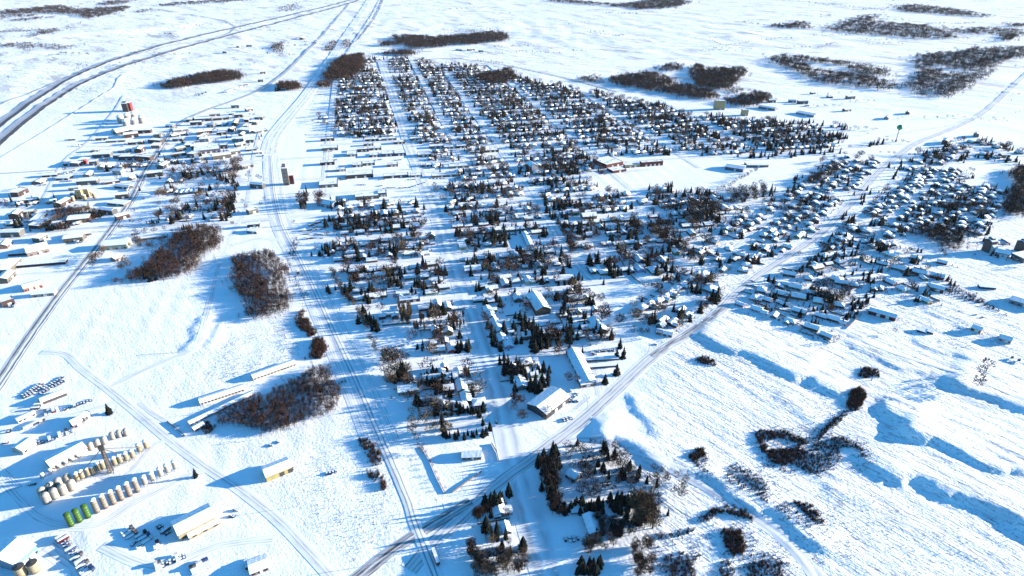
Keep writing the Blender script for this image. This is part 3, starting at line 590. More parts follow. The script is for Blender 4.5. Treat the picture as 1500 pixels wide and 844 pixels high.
# ------------------------------------------------------------------ larger buildings
GRP = {}
def big(name, a, b, W, h, rise=0, label=None, cat='building', wallm='wall', color=(.5, .5, .5), roof='gable', doors=2, wins=5, units=0, roofm='roofsnow', over=.6, reglook=None, group=None, doorm='gdoor', dark=True):
    """a, b: ends of the centre line in the photo"""
    p = np.array(G(*a)); q = np.array(G(*b)); c = (p+q)/2; L = float(np.hypot(*(q-p))); an = math.atan2(*(q-p)[::-1])
    if abs(math.cos(an)) > .5 and math.cos(an) < 0: an += pi
    e = empty(name, c[0], c[1], gz(*c), an); wl = MB(); rf = MB()
    if roof == 'flat':
        wl.box(-L/2, L/2, -W/2, W/2, -.6, h-.3); t = .35
        for x0, x1, y0, y1 in ((-L/2, L/2, -W/2, -W/2+t), (-L/2, L/2, W/2-t, W/2), (-L/2, -L/2+t, -W/2+t, W/2-t), (L/2-t, L/2, -W/2+t, W/2-t)): wl.box(x0, x1, y0, y1, h-.3, h+.45)
        rf.box(-L/2+t+.003, L/2-t-.003, -W/2+t+.003, W/2-t-.003, h-.295, h+.12)
        for x0, x1, y0, y1 in ((-L/2+.04, L/2-.04, -W/2+.04, -W/2+t-.04), (-L/2+.04, L/2-.04, W/2-t+.04, W/2-.04)): rf.box(x0, x1, y0, y1, h+.45, h+.62)
    elif roof == 'arch':
        n = 12; pr = [(W/2*cos(pi*k/n), h*sin(pi*k/n)) for k in range(n+1)]
        wl.slabx([(-W/2+.3, -.6), (W/2-.3, -.6)]+[((W/2-.3)*cos(pi*k/n), (h-.35)*sin(pi*k/n)) for k in range(n+1)], -L/2, L/2)
        lo = [((W/2)*cos(pi*k/n), h*sin(pi*k/n)) for k in range(n+1)]; hi = [((W/2+.3)*cos(pi*k/n), (h+.3)*sin(pi*k/n)) for k in range(n+1)]
        for k in range(n):
            rf.add([(x, *pt) for x in (-L/2-.3, L/2+.3) for pt in (lo[k], hi[k], hi[k+1], lo[k+1])], [(0,1,2,3),(7,6,5,4),(1,5,6,2),(0,3,7,4),(0,4,5,1),(3,2,6,7)], 0 if 2 <= k <= n-3 else 1)
    elif roof == 'mono':
        wl.slabx([(-W/2, -.6), (W/2, -.6), (W/2, h+rise), (-W/2, h)], -L/2, L/2); rf.slabx([(-W/2-over, h), (W/2+over, h+rise), (W/2+over, h+rise+.35), (-W/2-over, h+.35)], -L/2-.4, L/2+.4)
    else:
        wl.slabx([(-W/2, -.6), (W/2, -.6), (W/2, h), (0, h+rise*W/(W+2*over)), (-W/2, h)], -L/2, L/2)
        rf.slabx(chevron(W, over, h-.03, rise, .22), -L/2-.5, L/2+.5, 1); rf.slabx(chevron(W, over-.03, h+.19, rise, .28), -L/2-.47, L/2+.47, 0)
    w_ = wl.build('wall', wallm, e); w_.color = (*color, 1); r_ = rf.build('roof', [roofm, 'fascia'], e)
    if roof == 'arch':
        for k in (-1, 1):
            m = MB(); m.box(k*L/2-.08, k*L/2+.08, -W*.2, W*.2, 0, h*.55); m.build('sliding_door', 'dark metal', e)
    for k in range(wins):
        x = -L/2+L*(k+.5)/wins; 
        if roof == 'arch': break
        for sy in (-1, 1):
            m = MB(); m.box(x-min(1.6, L/wins*.32), x+min(1.6, L/wins*.32), sy*W/2-.06, sy*W/2+.06, 1.0, min(2.6, h-.7)); m.build('window', 'glass', e)
    for k in range(doors):
        x = -L/2+L*(k+1)/(doors+1)+.3*L/max(wins, 1)*.9
        if roof == 'arch': break
        m = MB(); hh = min(4.2, h-.5); ww = 1.0 if h < 3.6 else 2.0; m.box(x-ww, x+ww, -W/2-.10, -W/2+.10, 0, hh); m.build('door', doorm, e)
    for k in range(units):
        x = -L/2+L*(k+.5)/units+random.uniform(-2, 2); y = random.uniform(-W/4, W/4); m = MB(); m.box(x-1.2, x+1.2, y-1, y+1, h+.1, h+1.4, 1); m.box(x-1.1, x+1.1, y-.9, y+.9, h+1.4, h+1.6, 0); m.build('vent_unit', ['roofsnow', 'grey metal'], r_)
    BLD.append((c[0], c[1], max(W, L)*.42))
    if L > 2.2*W:
        for k in (-.33, .33): BLD.append((c[0]+cos(an)*L*k, c[1]+sin(an)*L*k, W*.7))
    if label: tag(e, label, cat, group)
    elif reglook: reg(e, reglook, cat, group)
    return e
# measured landmarks of the town
big('farm_shed', (259,783), (312,756), 17, 6.5, 3.2, 'snow-roofed cream farm shed beside the green bins, with lean-to along its near side', 'farm shed', 'cream metal', doors=3, wins=4)
big('lean_to', (276,787), (322,764), 7, 3, 1.0, 'low lean-to roof along the front of the cream farm shed', 'lean-to', 'cream metal', roof='mono', doors=0, wins=3)
big('storage_shed', (388,699), (425,684), 14, 5.5, 2.8, 'long shed with bright yellow front wall alone in the snowfield', 'shed', 'yellow metal', doors=2, wins=0, doorm='dark metal')
big('barrack_shed', (293,591), (357,570), 9, 3.2, 1.6, 'middle one of three long white storage sheds beside the brown wood', 'storage shed', color=(.5, .47, .42), doors=0, wins=13, group='long storage sheds in a line')
big('barrack_shed', (370,555), (432,533), 9, 3.2, 1.6, 'farthest one of three long white storage sheds, at right end of their line', 'storage shed', color=(.5, .47, .42), doors=0, wins=13, group='long storage sheds in a line')
big('barrack_shed', (277,622), (372,577), 6, 2.4, 1.2, 'lowest and narrowest long storage shed, nearest the dark brown wood', 'storage shed', color=(.4, .4, .42), doors=0, wins=16, group='long storage sheds in a line')
big('equipment_shed', (283,631), (298,623), 6, 2.6, 1.2, 'small shed at the near end of the long storage sheds', 'shed', color=(.3, .3, .32), doors=1, wins=2)
big('fertilizer_shed', (72,686), (124,658), 15, 5.5, 2.6, 'long white fertilizer shed behind six small tanks in the bin yard', 'shed', 'white metal', doors=2, wins=0)
big('workshop', (27,664), (47,650), 13, 4.6, 2.2, 'white workshop shed at the left of the parked truck row', 'workshop', 'white metal', doors=2, wins=2)
big('machine_hall', (2,832), (34,803), 30, 8, 3.4, 'big snow-roofed machine hall in the lower left corner', 'hall', color=(.13, .22, .32), doors=2, wins=4)
big('quonset_hut', (60,590), (96,576), 10, 5, 0, 'dark arched hut with snow strips in the truck yard left of the lone spruce', 'hut', color=(.12, .11, .11), roof='arch')
big('trailer_shed', (26,619), (52,607), 6, 3.6, .8, 'long low white trailer shed in the yard below the arched hut', 'trailer', color=(.5, .5, .5), doors=1, wins=4)
big('farmhouse', (106,626), (120,619), 9, 4.6, 3, 'steep gabled house among vehicles above the bin yard', 'house', color=(.16, .15, .17), doors=1, wins=2)
big('farmhouse', (120,617), (129,609), 7, 4.2, 2.6, 'small dark steep gabled house just above the other yard house', 'house', color=(.1, .1, .12), doors=1, wins=1)
big('workshop', (366,836), (392,826), 12, 3.5, 2, 'snowy workshop at the bottom edge left of the road fork', 'workshop', color=(.2, .18, .17), doors=1, wins=3)
big('motel', (838,517), (863,566), 15, 4.5, 2.4, 'long snow-roofed motel along the parking yard with a reddish left wall', 'motel', color=(.22, .15, .15), doors=5, wins=9)
big('motel', (848,564), (865,561), 12, 4, 1.6, 'low office wing at the near end of the long motel', 'motel office', color=(.3, .2, .16), doors=1, wins=2)
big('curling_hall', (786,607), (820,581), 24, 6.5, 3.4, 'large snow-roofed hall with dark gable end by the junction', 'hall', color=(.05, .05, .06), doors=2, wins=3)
big('church_hall', (796,461), (781,438), 19, 7, 5, 'big steep gabled church hall with dark front gable near mid town', 'church', color=(.09, .07, .05), doors=1, wins=4)
big('carport', (850,529), (905,526), 4.5, 2.4, .3, 'upper long low carport beside the motel parking yard', 'carport', color=(.10, .08, .09), roof='mono', doors=0, wins=0)
big('carport', (862,539), (903,536), 4.5, 2.4, .3, 'lower long low carport beside the motel parking yard', 'carport', color=(.08, .07, .10), roof='mono', doors=0, wins=0)
big('apartment_house', (862,758), (872,786), 10, 3.4, 2.2, 'long white-roofed building at the near side of the walled grove', 'house', color=(.28, .27, .26), doors=1, wins=4)
big('bungalow', (834,694), (847,703), 11, 3.4, 2.3, 'lone white-roofed house in the middle of the walled grove', 'house', color=(.2, .2, .2), doors=1, wins=3)
big('garage_row', (836,749), (852,747), 7, 2.6, .6, 'low flat garage left of the long building in the grove', 'garage', color=(.2, .2, .22), roof='mono', doors=2, wins=0)
e = big('villa', (677,668), (705,667), 11, 3.2, 2.6, 'snowy villa with three gables alone on the corner lot by the fence', 'house', color=(.24, .22, .20), doors=1, wins=4)
big('school', (878,243), (902,238), 45, 8, 0, 'long flat white-roofed school with dark red walls at the playing field', 'school', 'redbrick', roof='flat', doors=2, wins=8, units=4)
big('school_wing', (893,252), (913,249), 22, 5, 0, 'low front wing of the dark red school', 'school wing', 'redbrick', roof='flat', doors=1, wins=6, units=1)
big('school_block', (938,243.5), (969,241), 12, 9, 0, 'long bright red school block right of the white-roofed school', 'school block', 'redbrick', roof='flat', doors=4, wins=14, units=2)
big('school_link', (914,245.5), (936,243.8), 10, 6, 0, 'pale link building between the school and the bright red block', 'link building', 'tan brick', roof='flat', doors=2, wins=10)
big('farm_complex', (1064,246), (1090,250), 26, 6, 3, 'dark clustered sports centre on the snowy playing field', 'sports hall', color=(.1, .12, .18), doors=1, wins=5)
big('farm_complex', (1092,243), (1123,243), 20, 4.5, 1.2, 'long low white annex right of the dark sports hall', 'annex', 'tan metal', doors=1, wins=8)
big('apartment_tower', (1046,160), (1060,160), 18, 24, 0, 'tall yellow apartment tower at the far edge of town', 'apartment tower', 'tan brick', roof='flat', doors=1, wins=5, units=2)
big('apartment_tower', (1086,169), (1094,169), 16, 15, 0, 'shorter pinkish apartment block right of the tall yellow tower', 'apartment block', 'tan brick', roof='flat', doors=1, wins=4, units=1)
big('arena', (1113,158), (1137,162), 20, 6, 2, 'long white-roofed arena beyond the town, by the dark woods', 'arena', color=(.14, .14, .16), doors=1, wins=6)
big('nursing_home', (1170,166), (1196,171), 30, 5, 2.5, 'blue-shadowed gabled care home at the far right edge of town', 'care home', color=(.3, .32, .36), doors=1, wins=8)
big('long_barn', (1273,457), (1312,468), 12, 4.5, 2.2, 'long brown-walled barn right of the lower right suburb', 'barn', 'redbrick', doors=2, wins=8)
big('farmhouse', (1423,483), (1437,488), 10, 4, 2.5, 'lone farmhouse with brown wall in the right-hand fields', 'house', color=(.3, .18, .12), doors=1, wins=3)
big('farmhouse', (1462,497), (1480,502), 11, 4, 2.4, 'pale house right of the lone brown-walled farmhouse', 'house', color=(.35, .36, .4), doors=1, wins=3)
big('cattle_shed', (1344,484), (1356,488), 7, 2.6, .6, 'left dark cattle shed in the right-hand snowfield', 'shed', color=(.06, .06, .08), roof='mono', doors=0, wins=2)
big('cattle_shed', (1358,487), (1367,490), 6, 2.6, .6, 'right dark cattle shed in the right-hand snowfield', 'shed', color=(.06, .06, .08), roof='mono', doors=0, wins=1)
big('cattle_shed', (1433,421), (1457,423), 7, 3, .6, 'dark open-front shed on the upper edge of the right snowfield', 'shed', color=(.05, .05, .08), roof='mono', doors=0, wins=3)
big('barn', (1362,423), (1382,428), 12, 5, 2.4, 'dark barn at the right edge of the suburb', 'barn', color=(.08, .08, .1), doors=1, wins=3)
big('greenhouse', (962,487), (985,492), 9, 3, 1.5, 'narrow low row building at the near corner of the new villas', 'row building', color=(.2, .15, .13), doors=2, wins=6)
big('elevator_office', (1456,372), (1478,377), 14, 6, 3, 'white-roofed shed between the two dark towers at right', 'shed', color=(.3, .33, .4), doors=2, wins=3)
big('warehouse', (1480,440), (1520,452), 20, 5, 2, 'warehouse at the right frame edge beyond the snowfield', 'warehouse', color=(.2, .2, .22), doors=1, wins=4)
# left industrial side
big('warehouse', (153,363), (190,360), 22, 7, 1.6, 'wide pale-walled warehouse left of the bare orchard', 'warehouse', color=(.42, .40, .28), doors=2, wins=6)
big('gabled_shed', (166,383), (177,378), 10, 4, 2.5, 'steep small gabled shed below the wide pale-walled warehouse', 'shed', color=(.2, .15, .12), doors=1, wins=2)
big('quonset_hut', (168,197), (204,190), 32, 13, 0, 'big dark arched hangar near the white domed silos', 'hangar', 'grey metal', roof='arch')
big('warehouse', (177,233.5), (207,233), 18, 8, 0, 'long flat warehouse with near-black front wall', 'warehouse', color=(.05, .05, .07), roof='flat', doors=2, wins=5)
big('warehouse', (285,223), (323,219), 45, 8, 0, 'largest flat white-roofed warehouse on the left industrial side', 'warehouse', color=(.10, .10, .14), roof='flat', doors=4, wins=7, units=5)
big('warehouse', (96,242), (118,242), 14, 5, 0, 'long low dark-fronted store with the red sign', 'store', color=(.05, .05, .08), roof='flat', doors=2, wins=5)
big('gas_station', (122,240), (127,240), 7, 9, 0, 'small red tower sign block beside the dark-fronted store', 'sign tower', 'red', roof='flat', doors=0, wins=1)
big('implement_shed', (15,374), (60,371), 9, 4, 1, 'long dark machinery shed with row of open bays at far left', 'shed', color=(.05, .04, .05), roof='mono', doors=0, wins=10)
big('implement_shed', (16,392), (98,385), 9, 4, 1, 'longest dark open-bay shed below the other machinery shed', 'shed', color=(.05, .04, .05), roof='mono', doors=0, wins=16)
big('cone_roof_shed', (40,372), (72,365), 26, 6, 6, 'broad pointed white-roofed shed at far left', 'shed', color=(.25, .2, .18), doors=1, wins=3)
big('gabled_shed', (5,365), (12,357), 12, 5, 3, 'white-roofed gabled shed against the left frame edge', 'shed', color=(.2, .12, .1), doors=1, wins=2)
big('farm_shed', (35,425), (62,418), 16, 5, 2.4, 'white-roofed barn left of the dark wheel-tracked road', 'barn', color=(.3, .15, .12), doors=2, wins=6)
big('flat_store', (200,352), (246,347), 8, 3, 0, 'long low walled store among the orchard, far side', 'store', color=(.3, .24, .2), roof='flat', doors=2, wins=6)
for k, (u, v, L_) in enumerate([(258,282,9),(265,282.5,9),(272,282,9),(279,281,9),(286,281,9)]):
    x, y = G(u, v); a = 8; big('storage_unit', (u-.2, v+3), (u+2.8, v-3.4), 6.5, 3.0, 1.2, reglook='narrow white-roofed storage unit', cat='storage unit', group='row of five narrow storage units', color=(.1, .1, .12), doors=1, wins=2)
# commercial blocks between the rail corridor and the main street
for u, v, L_, W_, h_, c in [(482,270,34,38,6,(.35,.32,.28)),(480,240.5,28,16,6,(.10,.06,.05)),(527,258,52,26,7,(.16,.12,.12)),(538,288,42,30,6,(.35,.34,.3)),(540,241,26,16,5,(.3,.3,.3)),(524,243,20,20,5,(.3,.25,.2)),(580,259,48,16,5,(.12,.14,.2)),(575,243,22,14,5,(.5,.25,.25)),
                            (484,219,34,20,6,(.30,.28,.2)),(516,227,22,26,5,(.4,.38,.3)),(532,221,24,16,6,(.2,.12,.1)),(550,219,26,14,5,(.2,.2,.2)),(568,227,26,24,6,(.12,.16,.28)),(586,226,24,26,6,(.10,.14,.25)),(548,229,20,16,5,(.1,.12,.18)),(585,210,24,16,5,(.25,.08,.08)),
                            (622,228,30,20,5,(.45,.36,.32)),(652,258,52,14,4,(.4,.36,.3)),(660,217,30,16,5,(.2,.25,.3)),(676,216,24,18,6,(.12,.1,.1)),(640,216,34,16,5,(.3,.3,.35)),(610,258,22,14,4,(.3,.3,.35)),(625,243,24,14,4,(.2,.2,.3)),(560,286,16,18,7,(.1,.15,.25)),(700,258,26,14,5,(.2,.25,.3)),(720,222,30,14,5,(.2,.16,.12)),
                            (600,440,26,12,4,(.2,.2,.3)),(545,206,30,14,5,(.06,.05,.05)),(480,206,30,12,6,(.12,.07,.06)),(540,213,22,12,5,(.3,.3,.3)),(500,250,18,14,4,(.3,.3,.3)),(570,205,34,14,5,(.4,.4,.4)),(610,205,30,14,5,(.4,.4,.4)),(672,245,40,16,5,(.4,.4,.4))]:
    x, y = G(u, v); dx, dy = cos(GA)*L_/2, sin(GA)*L_/2
    big('shop_building', proj(x-dx, y-dy), proj(x+dx, y+dy), W_, h_, 0, reglook='flat snow-roofed shop', cat='shop', group='flat-roofed shops near the main street', color=tuple(q*.45 for q in c), roof='flat', doors=2, wins=max(3, int(L_/6)), units=max(1, int(L_*W_/500)))
big('gabled_hall', (470,299), (492,303), 20, 6, 4, 'white steep gabled hall right of the rail line at the third cross street', 'hall', color=(.2, .25, .32), doors=1, wins=4)
big('rink_hall', (812,412), (835,411), 15, 5, 2.5, 'long white-roofed hall beside the row of dark spruces in mid town', 'hall', color=(.12, .14, .22), doors=2, wins=5)
big('church', (776,245), (783,250), 16, 8, 6, 'steep-roofed church with blue-shadowed roof right of the main street', 'church', color=(.3, .3, .34), doors=1, wins=3)
big('low_hall', (768,343), (777,363), 9, 3.4, 1.5, 'long narrow white roof running away between spruces in mid town', 'row house', color=(.2, .22, .3), doors=3, wins=6)
big('low_hall', (880,485), (868,470), 14, 4, 2.5, 'white steep-roofed hall above the motel parking rows', 'hall', color=(.2, .18, .2), doors=2, wins=4)
# scattered shops and yards on the left side
rl = random.Random(3)
def more_left(n):
    P = [G(*p) for p in [(20,300),(105,235),(175,200),(300,172),(385,160),(395,200),(385,240),(340,236),(240,240),(190,300),(140,345),(10,400)]]; out = []
    xs = [p[0] for p in P]; ys = [p[1] for p in P]
    while len(out) < n:
        x = rl.uniform(min(xs), max(xs)); y = rl.uniform(min(ys), max(ys))
        if inpoly(x, y, P) and not near_road(x, y, 9) and all((x-a)**2+(y-b)**2 > 30**2 for a, b in [G(u, v) for u, v, _, _ in LEFTB]+out): out.append((x, y))
    return [(*proj(x, y), rl.uniform(12, 40), rl.uniform(9, 20)) for x, y in out]
LEFTB = [(150,205,24,10),(170,208,40,8),(200,211,30,12),(230,216,22,14),(205,222,26,12),(140,222,16,12),(95,262,22,16),(75,258,26,12),(58,268,18,16),(30,285,26,12),(92,300,26,12),(60,330,30,14),(20,345,28,12),(110,352,26,14),(118,345,30,12),(232,200,26,12),(262,206,22,12),(300,196,34,10),(325,184,22,10),(315,170,26,8),(350,172,20,10),(362,178,22,9),(345,158,20,9),(365,163,18,9),(250,186,20,10),(288,183,26,10),(310,186,18,9),(340,192,20,10),(355,200,18,8),(300,207,20,10),(352,214,22,9),(328,217,18,10),(345,225,20,10),(240,245,26,12),(228,258,28,10),(262,228,30,10),(150,247,18,10),(130,258,24,10),(175,255,20,10),(165,268,26,10),(195,262,20,9),(42,312,22,12),(25,318,20,12),(180,290,20,10),(370,312,16,9),(372,340,18,10),(372,332,18,8),(362,246,24,10),(378,225,18,10),(378,275,26,9),(60,352,18,10),(10,410,24,12),(66,432,26,9),(12,446,14,10),(330,115,28,8),(385,108,18,10),(382,120,16,9),(443,58,30,14),(436,56,20,10),(350,70,22,9),(365,68,22,9),(330,78,18,8),(400,70,20,8),(180,320,20,9),(672,74,26,10),(690,74,30,12),(705,76,22,10),(430,127,22,10),(418,132,22,10),(1130,150,20,10),(1175,152,28,10),(1215,143,18,10),(1190,138,14,8),(1245,145,26,9),(1330,167,18,9),(1300,174,26,9),(1240,163,22,9),(1160,150,20,8),(1385,210,28,10),(1430,200,18,10),(1470,230,20,10),(1500,380,30,16)]
LEFTB += more_left(44)
for u, v, L_, W_ in LEFTB:
    x, y = G(u, v); g = GA+rl.choice([-.45, -.15, 0, 0, .1, .3, .6, 1.3, 1.57]); dx, dy = cos(g)*L_/2, sin(g)*L_/2; c = rl.choice(WALLC)[0]; rr = rl.choice(['gable', 'gable', 'flat', 'mono'])
    lk = {'gable': 'gabled snow-roofed shed', 'flat': 'flat snow-roofed store', 'mono': 'lean-to roofed store'}[rr]
    big('yard_building', proj(x-dx, y-dy), proj(x+dx, y+dy), W_*1.15, rl.choice([4, 5.5, 7, 8]), .8 if rr == 'mono' else 2.2, reglook=lk, cat='outbuilding', color=tuple((.35*q+.65*(sum(c)/3))*.38 for q in c), roof=rr, doors=1, wins=3, group='scattered yard buildings')
# ------------------------------------------------------------------ silos, bins, tanks, elevators
def bin_proto(name, r, h, matn, cone=.35, legs=0, lid='roofsnow', rings=5, n=18, dome=False):
    e = empty(name); HELD.append(e); b = MB(); z0 = 2.6 if legs else 0
    pr = []
    if legs: pr += [(.25, .6), (r, z0)]
    else: pr += [(r, -.5)]
    for k in range(rings): 
        z = z0+(h-z0)*(k+1)/rings; pr += [(r, z-.12), (r+.05, z-.1), (r+.05, z-.02), (r, z)]
    b.lathe(pr, n); b.build('bin_shell', matn, e, True)
    t = MB()
    if dome: t.lathe([(r+.12, h), (r*.95, h+r*.25), (r*.7, h+r*.5), (r*.35, h+r*.64), (.1, h+r*.68)], n)
    else: t.lathe([(r+.14, h-.05), (r+.10, h+.06), (.3, h+r*cone), (.28, h+r*cone+.35)], n)
    t.build('bin_roof', lid, e, dome)
    ld = MB(); ld.box(-.25, -.2, -r-.16, -r-.08, .3, h); ld.box(.2, .25, -r-.16, -r-.08, .3, h)
    for k in range(int(h/.8)): ld.box(-.2, .2, -r-.14, -r-.10, .6+k*.8, .66+k*.8)
    ld.build('ladder', 'dark metal', e)
    if legs:
        for k in range(legs):
            a = 6.283*(k+.5)/legs; m = MB(); m.tube((r*.93*cos(a), r*.93*sin(a), -.5), (r*.93*cos(a), r*.93*sin(a), z0+.5), .14, .14, 5); m.build('leg', 'dark metal', e)
    return e
P_green = bin_proto('fertilizer_bin', 2.25, 13, 'green metal', lid='green metal')
P_tan = bin_proto('grain_bin', 2.2, 13.5, 'tan metal', lid='roofsnow')
P_white = bin_proto('hopper_bin', 2.3, 11, 'white metal', legs=6)
P_cream = bin_proto('hopper_bin', 2.1, 10, 'cream metal', legs=6)
P_tank = bin_proto('storage_tank', 3.2, 7.5, 'white metal', dome=True, lid='white metal', n=22)
P_small = bin_proto('feed_tank', 1.7, 4.4, 'grey metal', legs=4, dome=True)
P_black = bin_proto('liquid_tank', 3.4, 8.5, 'cream metal', lid='dark metal', cone=.2, n=22)
def ords(n): return ['first', 'second', 'third', 'fourth', 'fifth', 'sixth', 'seventh', 'eighth', 'ninth', 'tenth', 'eleventh', 'twelfth', 'thirteenth', 'fourteenth', 'fifteenth', 'sixteenth'][n]
def series(p, pts, lab, cat, group, s=1.0, rz=0, cols=None, tilt=0):
    out = []
    for k, q in enumerate(pts):
        x, y = G(*q[:2]); ss = s if len(q) < 3 else q[2]; c = place(p, x, y, rz+random.uniform(-.03, .03), (ss, ss, ss), cols[k % len(cols)] if cols else None)
        o_ = ords(k) if k < 16 else 'far'; tag(c, lab.replace('%', o_ if not (k == len(pts)-1 and len(pts) > 1) else 'last'), cat, group); out.append(c)
        BLD.append((x, y, 5))
    return out
series(P_green, [(105,770),(117,764),(129.5,757.5)], '% of three tall bright green fertilizer bins, counted from the left', 'bin', 'green fertilizer bins', .98)
series(P_tan, [(143,750),(155,743.5),(167,737.5),(178.5,731.5),(190.5,725.5),(202,719.5)], '% tall weathered tan bin counted from the green bins rightwards', 'bin', 'tall tan bins right of the green ones', 1.0)
series(P_white, [(214,711),(225,705.5),(237,699),(247,693.5),(258,688)], '% white hopper bin counted from the tall tan bins rightwards', 'bin', 'white hopper bins at the end of the tall row', .92)
series(P_tank, [(70,735.5),(82,729),(94.5,723),(107,716.5)], '% fat white storage tank in the front row, counted from the left', 'tank', 'fat white tanks', 1.0)
series(P_tank, [(64,727),(76,719.5),(88,713),(101,707)], '% fat white tank in the back row, counted from the left', 'tank', 'fat white tanks', .95)
series(P_cream, [(115,705),(122,702),(131,698),(138,695),(146,691),(153,688)], '% hopper bin left of the steel leg tower, counted from the left', 'bin', 'hopper bins left of the leg tower', .95)
series(P_cream, [(170,683),(178,679.5),(187,676),(196,672),(206,663),(216,658)], '% cream hopper bin right of the steel leg tower, counted from the tower', 'bin', 'hopper bins right of the leg tower', 1.0)
series(P_tank, [(134,658),(144,653),(154,649),(166,642.5),(176,639.5),(186,637)], '% white domed tank in the far row behind the leg tower, from the left', 'tank', 'white domed tanks behind the leg tower', .78)
series(P_small, [(63.5,700),(75,693),(86.5,686),(97.5,681),(106.5,676),(115.5,671)], '% small grey tank in the shadow before the fertilizer shed, from the left', 'tank', 'small grey tanks in shadow', 1.0)
series(P_black, [(33,842),(52,836)], '% round tank with black lid beside the machine hall at lower left', 'tank', 'black-lidded tanks', 1.05)
# loading leg tower
x, y = G(163, 692); tw = empty('leg_tower', x, y, gz(x, y), .5)
m = MB()
for sx in (-1, 1):
    for sy in (-1, 1): m.tube((2*sx, 2*sy, -.5), (1.1*sx, 1.1*sy, 26), .28, .2, 5)
for k in range(9):
    z = 1+k*2.8; r0 = 2-.9*z/26; r1 = 2-.9*(z+2.8)/26
    for a_, b_ in (((-1,-1),(1,-1)), ((1,-1),(1,1)), ((1,1),(-1,1)), ((-1,1),(-1,-1))):
        m.tube((a_[0]*r0, a_[1]*r0, z), (b_[0]*r1, b_[1]*r1, z+2.8), .1, .1, 4); m.tube((a_[0]*r0, a_[1]*r0, z), (b_[0]*r0, b_[1]*r0, z), .1, .1, 4)
m.build('lattice', 'dark metal', tw)
m = MB(); m.box(-.7, .7, -.6, .6, 0, 27); m.build('lift_casing', 'tan metal', tw)
m = MB(); m.box(-2, 2, -1.8, 1.8, 26, 29.5); m.slabx(chevron(3.6, .3, 29.5, 1, .2), -2.2, 2.2); m.build('head_house', 'dark metal', tw)
for k, (dx, dy, dz) in enumerate([(26, 9, -17), (-22, -10, -15), (10, 4, -14)]):
    m = MB(); m.tube((0, 0, 27), (dx, dy, 27+dz), .35, .35, 6); m.build('spout', 'dark metal', tw)
tag(tw, 'dark lattice leg tower with spouts rising between the hopper bins', 'leg tower')
def tower_box(name, u, v, vt, wx, wy, matn, label, cat, head=True, extra=None, rz=GA):
    h = zat(u, v, vt); x, y = G(u, v); e = empty(name, x, y, gz(x, y), rz); m = MB(); hb = h*(.78 if head else 1)
    m.box(-wx/2, wx/2, -wy/2, wy/2, -.6, hb); m.build('wall', matn, e)
    m = MB(); m.slabx(chevron(wy, .4, hb-.05, 2.2, .35), -wx/2-.4, wx/2+.4)
    if head:
        k = MB(); k.box(-wx*.28, wx*.28, -wy*.3, wy*.3, hb-.5, h-1); k.build('head_house', matn, e)
        m.slabx(chevron(wy*.6, .3, h-1.05, 1.3, .3), -wx*.28-.3, wx*.28+.3)
    m.build('roof', 'roofsnow', e); BLD.append((x, y, max(wx, wy)*.7))
    for k in range(3):
        m = MB(); m.box(-.8, .8, -wy/2-.06, -wy/2+.06, hb*(.25+.22*k), hb*(.25+.22*k)+1.6); m.build('window', 'glass', e)
    m = MB(); m.box(-wx*.3, wx*.3, -wy/2-.12, -wy/2+.1, 0, 4.5); m.build('drive_door', 'dark metal', e)
    return tag(e, label, cat)
tower_box('grain_elevator', 186, 163, 147, 13, 20, 'dark metal', 'tall dark grain elevator with red side at the upper left', 'grain elevator')
tower_box('grain_elevator', 192, 162, 150, 8, 16, 'red', 'red elevator annex on the right of the tall dark grain elevator', 'elevator annex', False)
tower_box('grain_elevator', 420.5, 270, 238, 11, 14, 'tan metal', 'grey-tan grain elevator standing beside the rail line in mid town', 'grain elevator')
tower_box('elevator_annex', 428, 269, 256, 8, 9, 'redbrick', 'small dark red annex at the foot of the mid-town elevator', 'elevator annex', False)
tower_box('feed_mill', 119, 291, 273, 9, 10, 'tan brick', 'tall tan feed mill tower above the brown thicket at left', 'feed mill')
tower_box('feed_mill', 129, 288, 276, 9, 10, 'cream metal', 'cream right-hand block of the feed mill at left', 'feed mill', False)
tower_box('grain_elevator', 1446, 368, 347, 10, 12, 'dark metal', 'dark slim elevator tower left of the white-roofed shed at right', 'grain elevator')
tower_box('grain_elevator', 1496, 368, 350, 13, 14, 'dark metal', 'dark broad elevator tower at the right frame edge', 'grain elevator')
tower_box('wind_block', 1452, 371, 361, 7, 7, 'grey metal', 'short grey annex right of the dark slim elevator tower', 'elevator annex', False)
P_silo = bin_proto('white_silo', 8, 15, 'white metal', dome=True, lid='roofsnow', n=24)
series(P_silo, [(178,180),(188,177),(198,175),(186,186),(198,184),(209,180)], '% white domed silo of the far left silo cluster, from the left', 'silo', 'white domed silos at upper left', 1.0)
P_mid = bin_proto('feed_bin', 3, 9, 'cream metal')
series(P_mid, [(107,290),(112,291),(134,287),(139,290),(125,293),(108,295)], '% cream round bin around the feed mill tower, counted roughly from the left', 'bin', 'bins round the feed mill', 1.0)
# water tower
x, y = G(1312, 208); e = empty('water_tower', x, y, gz(x, y)); zt = zat(1312, 208, 186); m = MB(); m.lathe([(2.6, -.5), (1.1, 5), (1.0, zt-8), (2.4, zt-5)], 14); m.build('stem', 'white metal', e, True)
m = MB(); r = 6.2; m.lathe([(r*math.sqrt(max(1-(k/8)**2, .01)), zt-1+k/8*r*.95) for k in range(-8, 9)], 20); m.build('tank', 'tank green', e, True); tag(e, 'teal green ball-shaped water tower on a slim stem beyond town', 'water tower')
m = MB(); m.lathe([(.12, 0), (.1, 1.2)], 6); o_ = m.build('vent', 'dark metal', e); o_.location.z = zt-1+r*.94
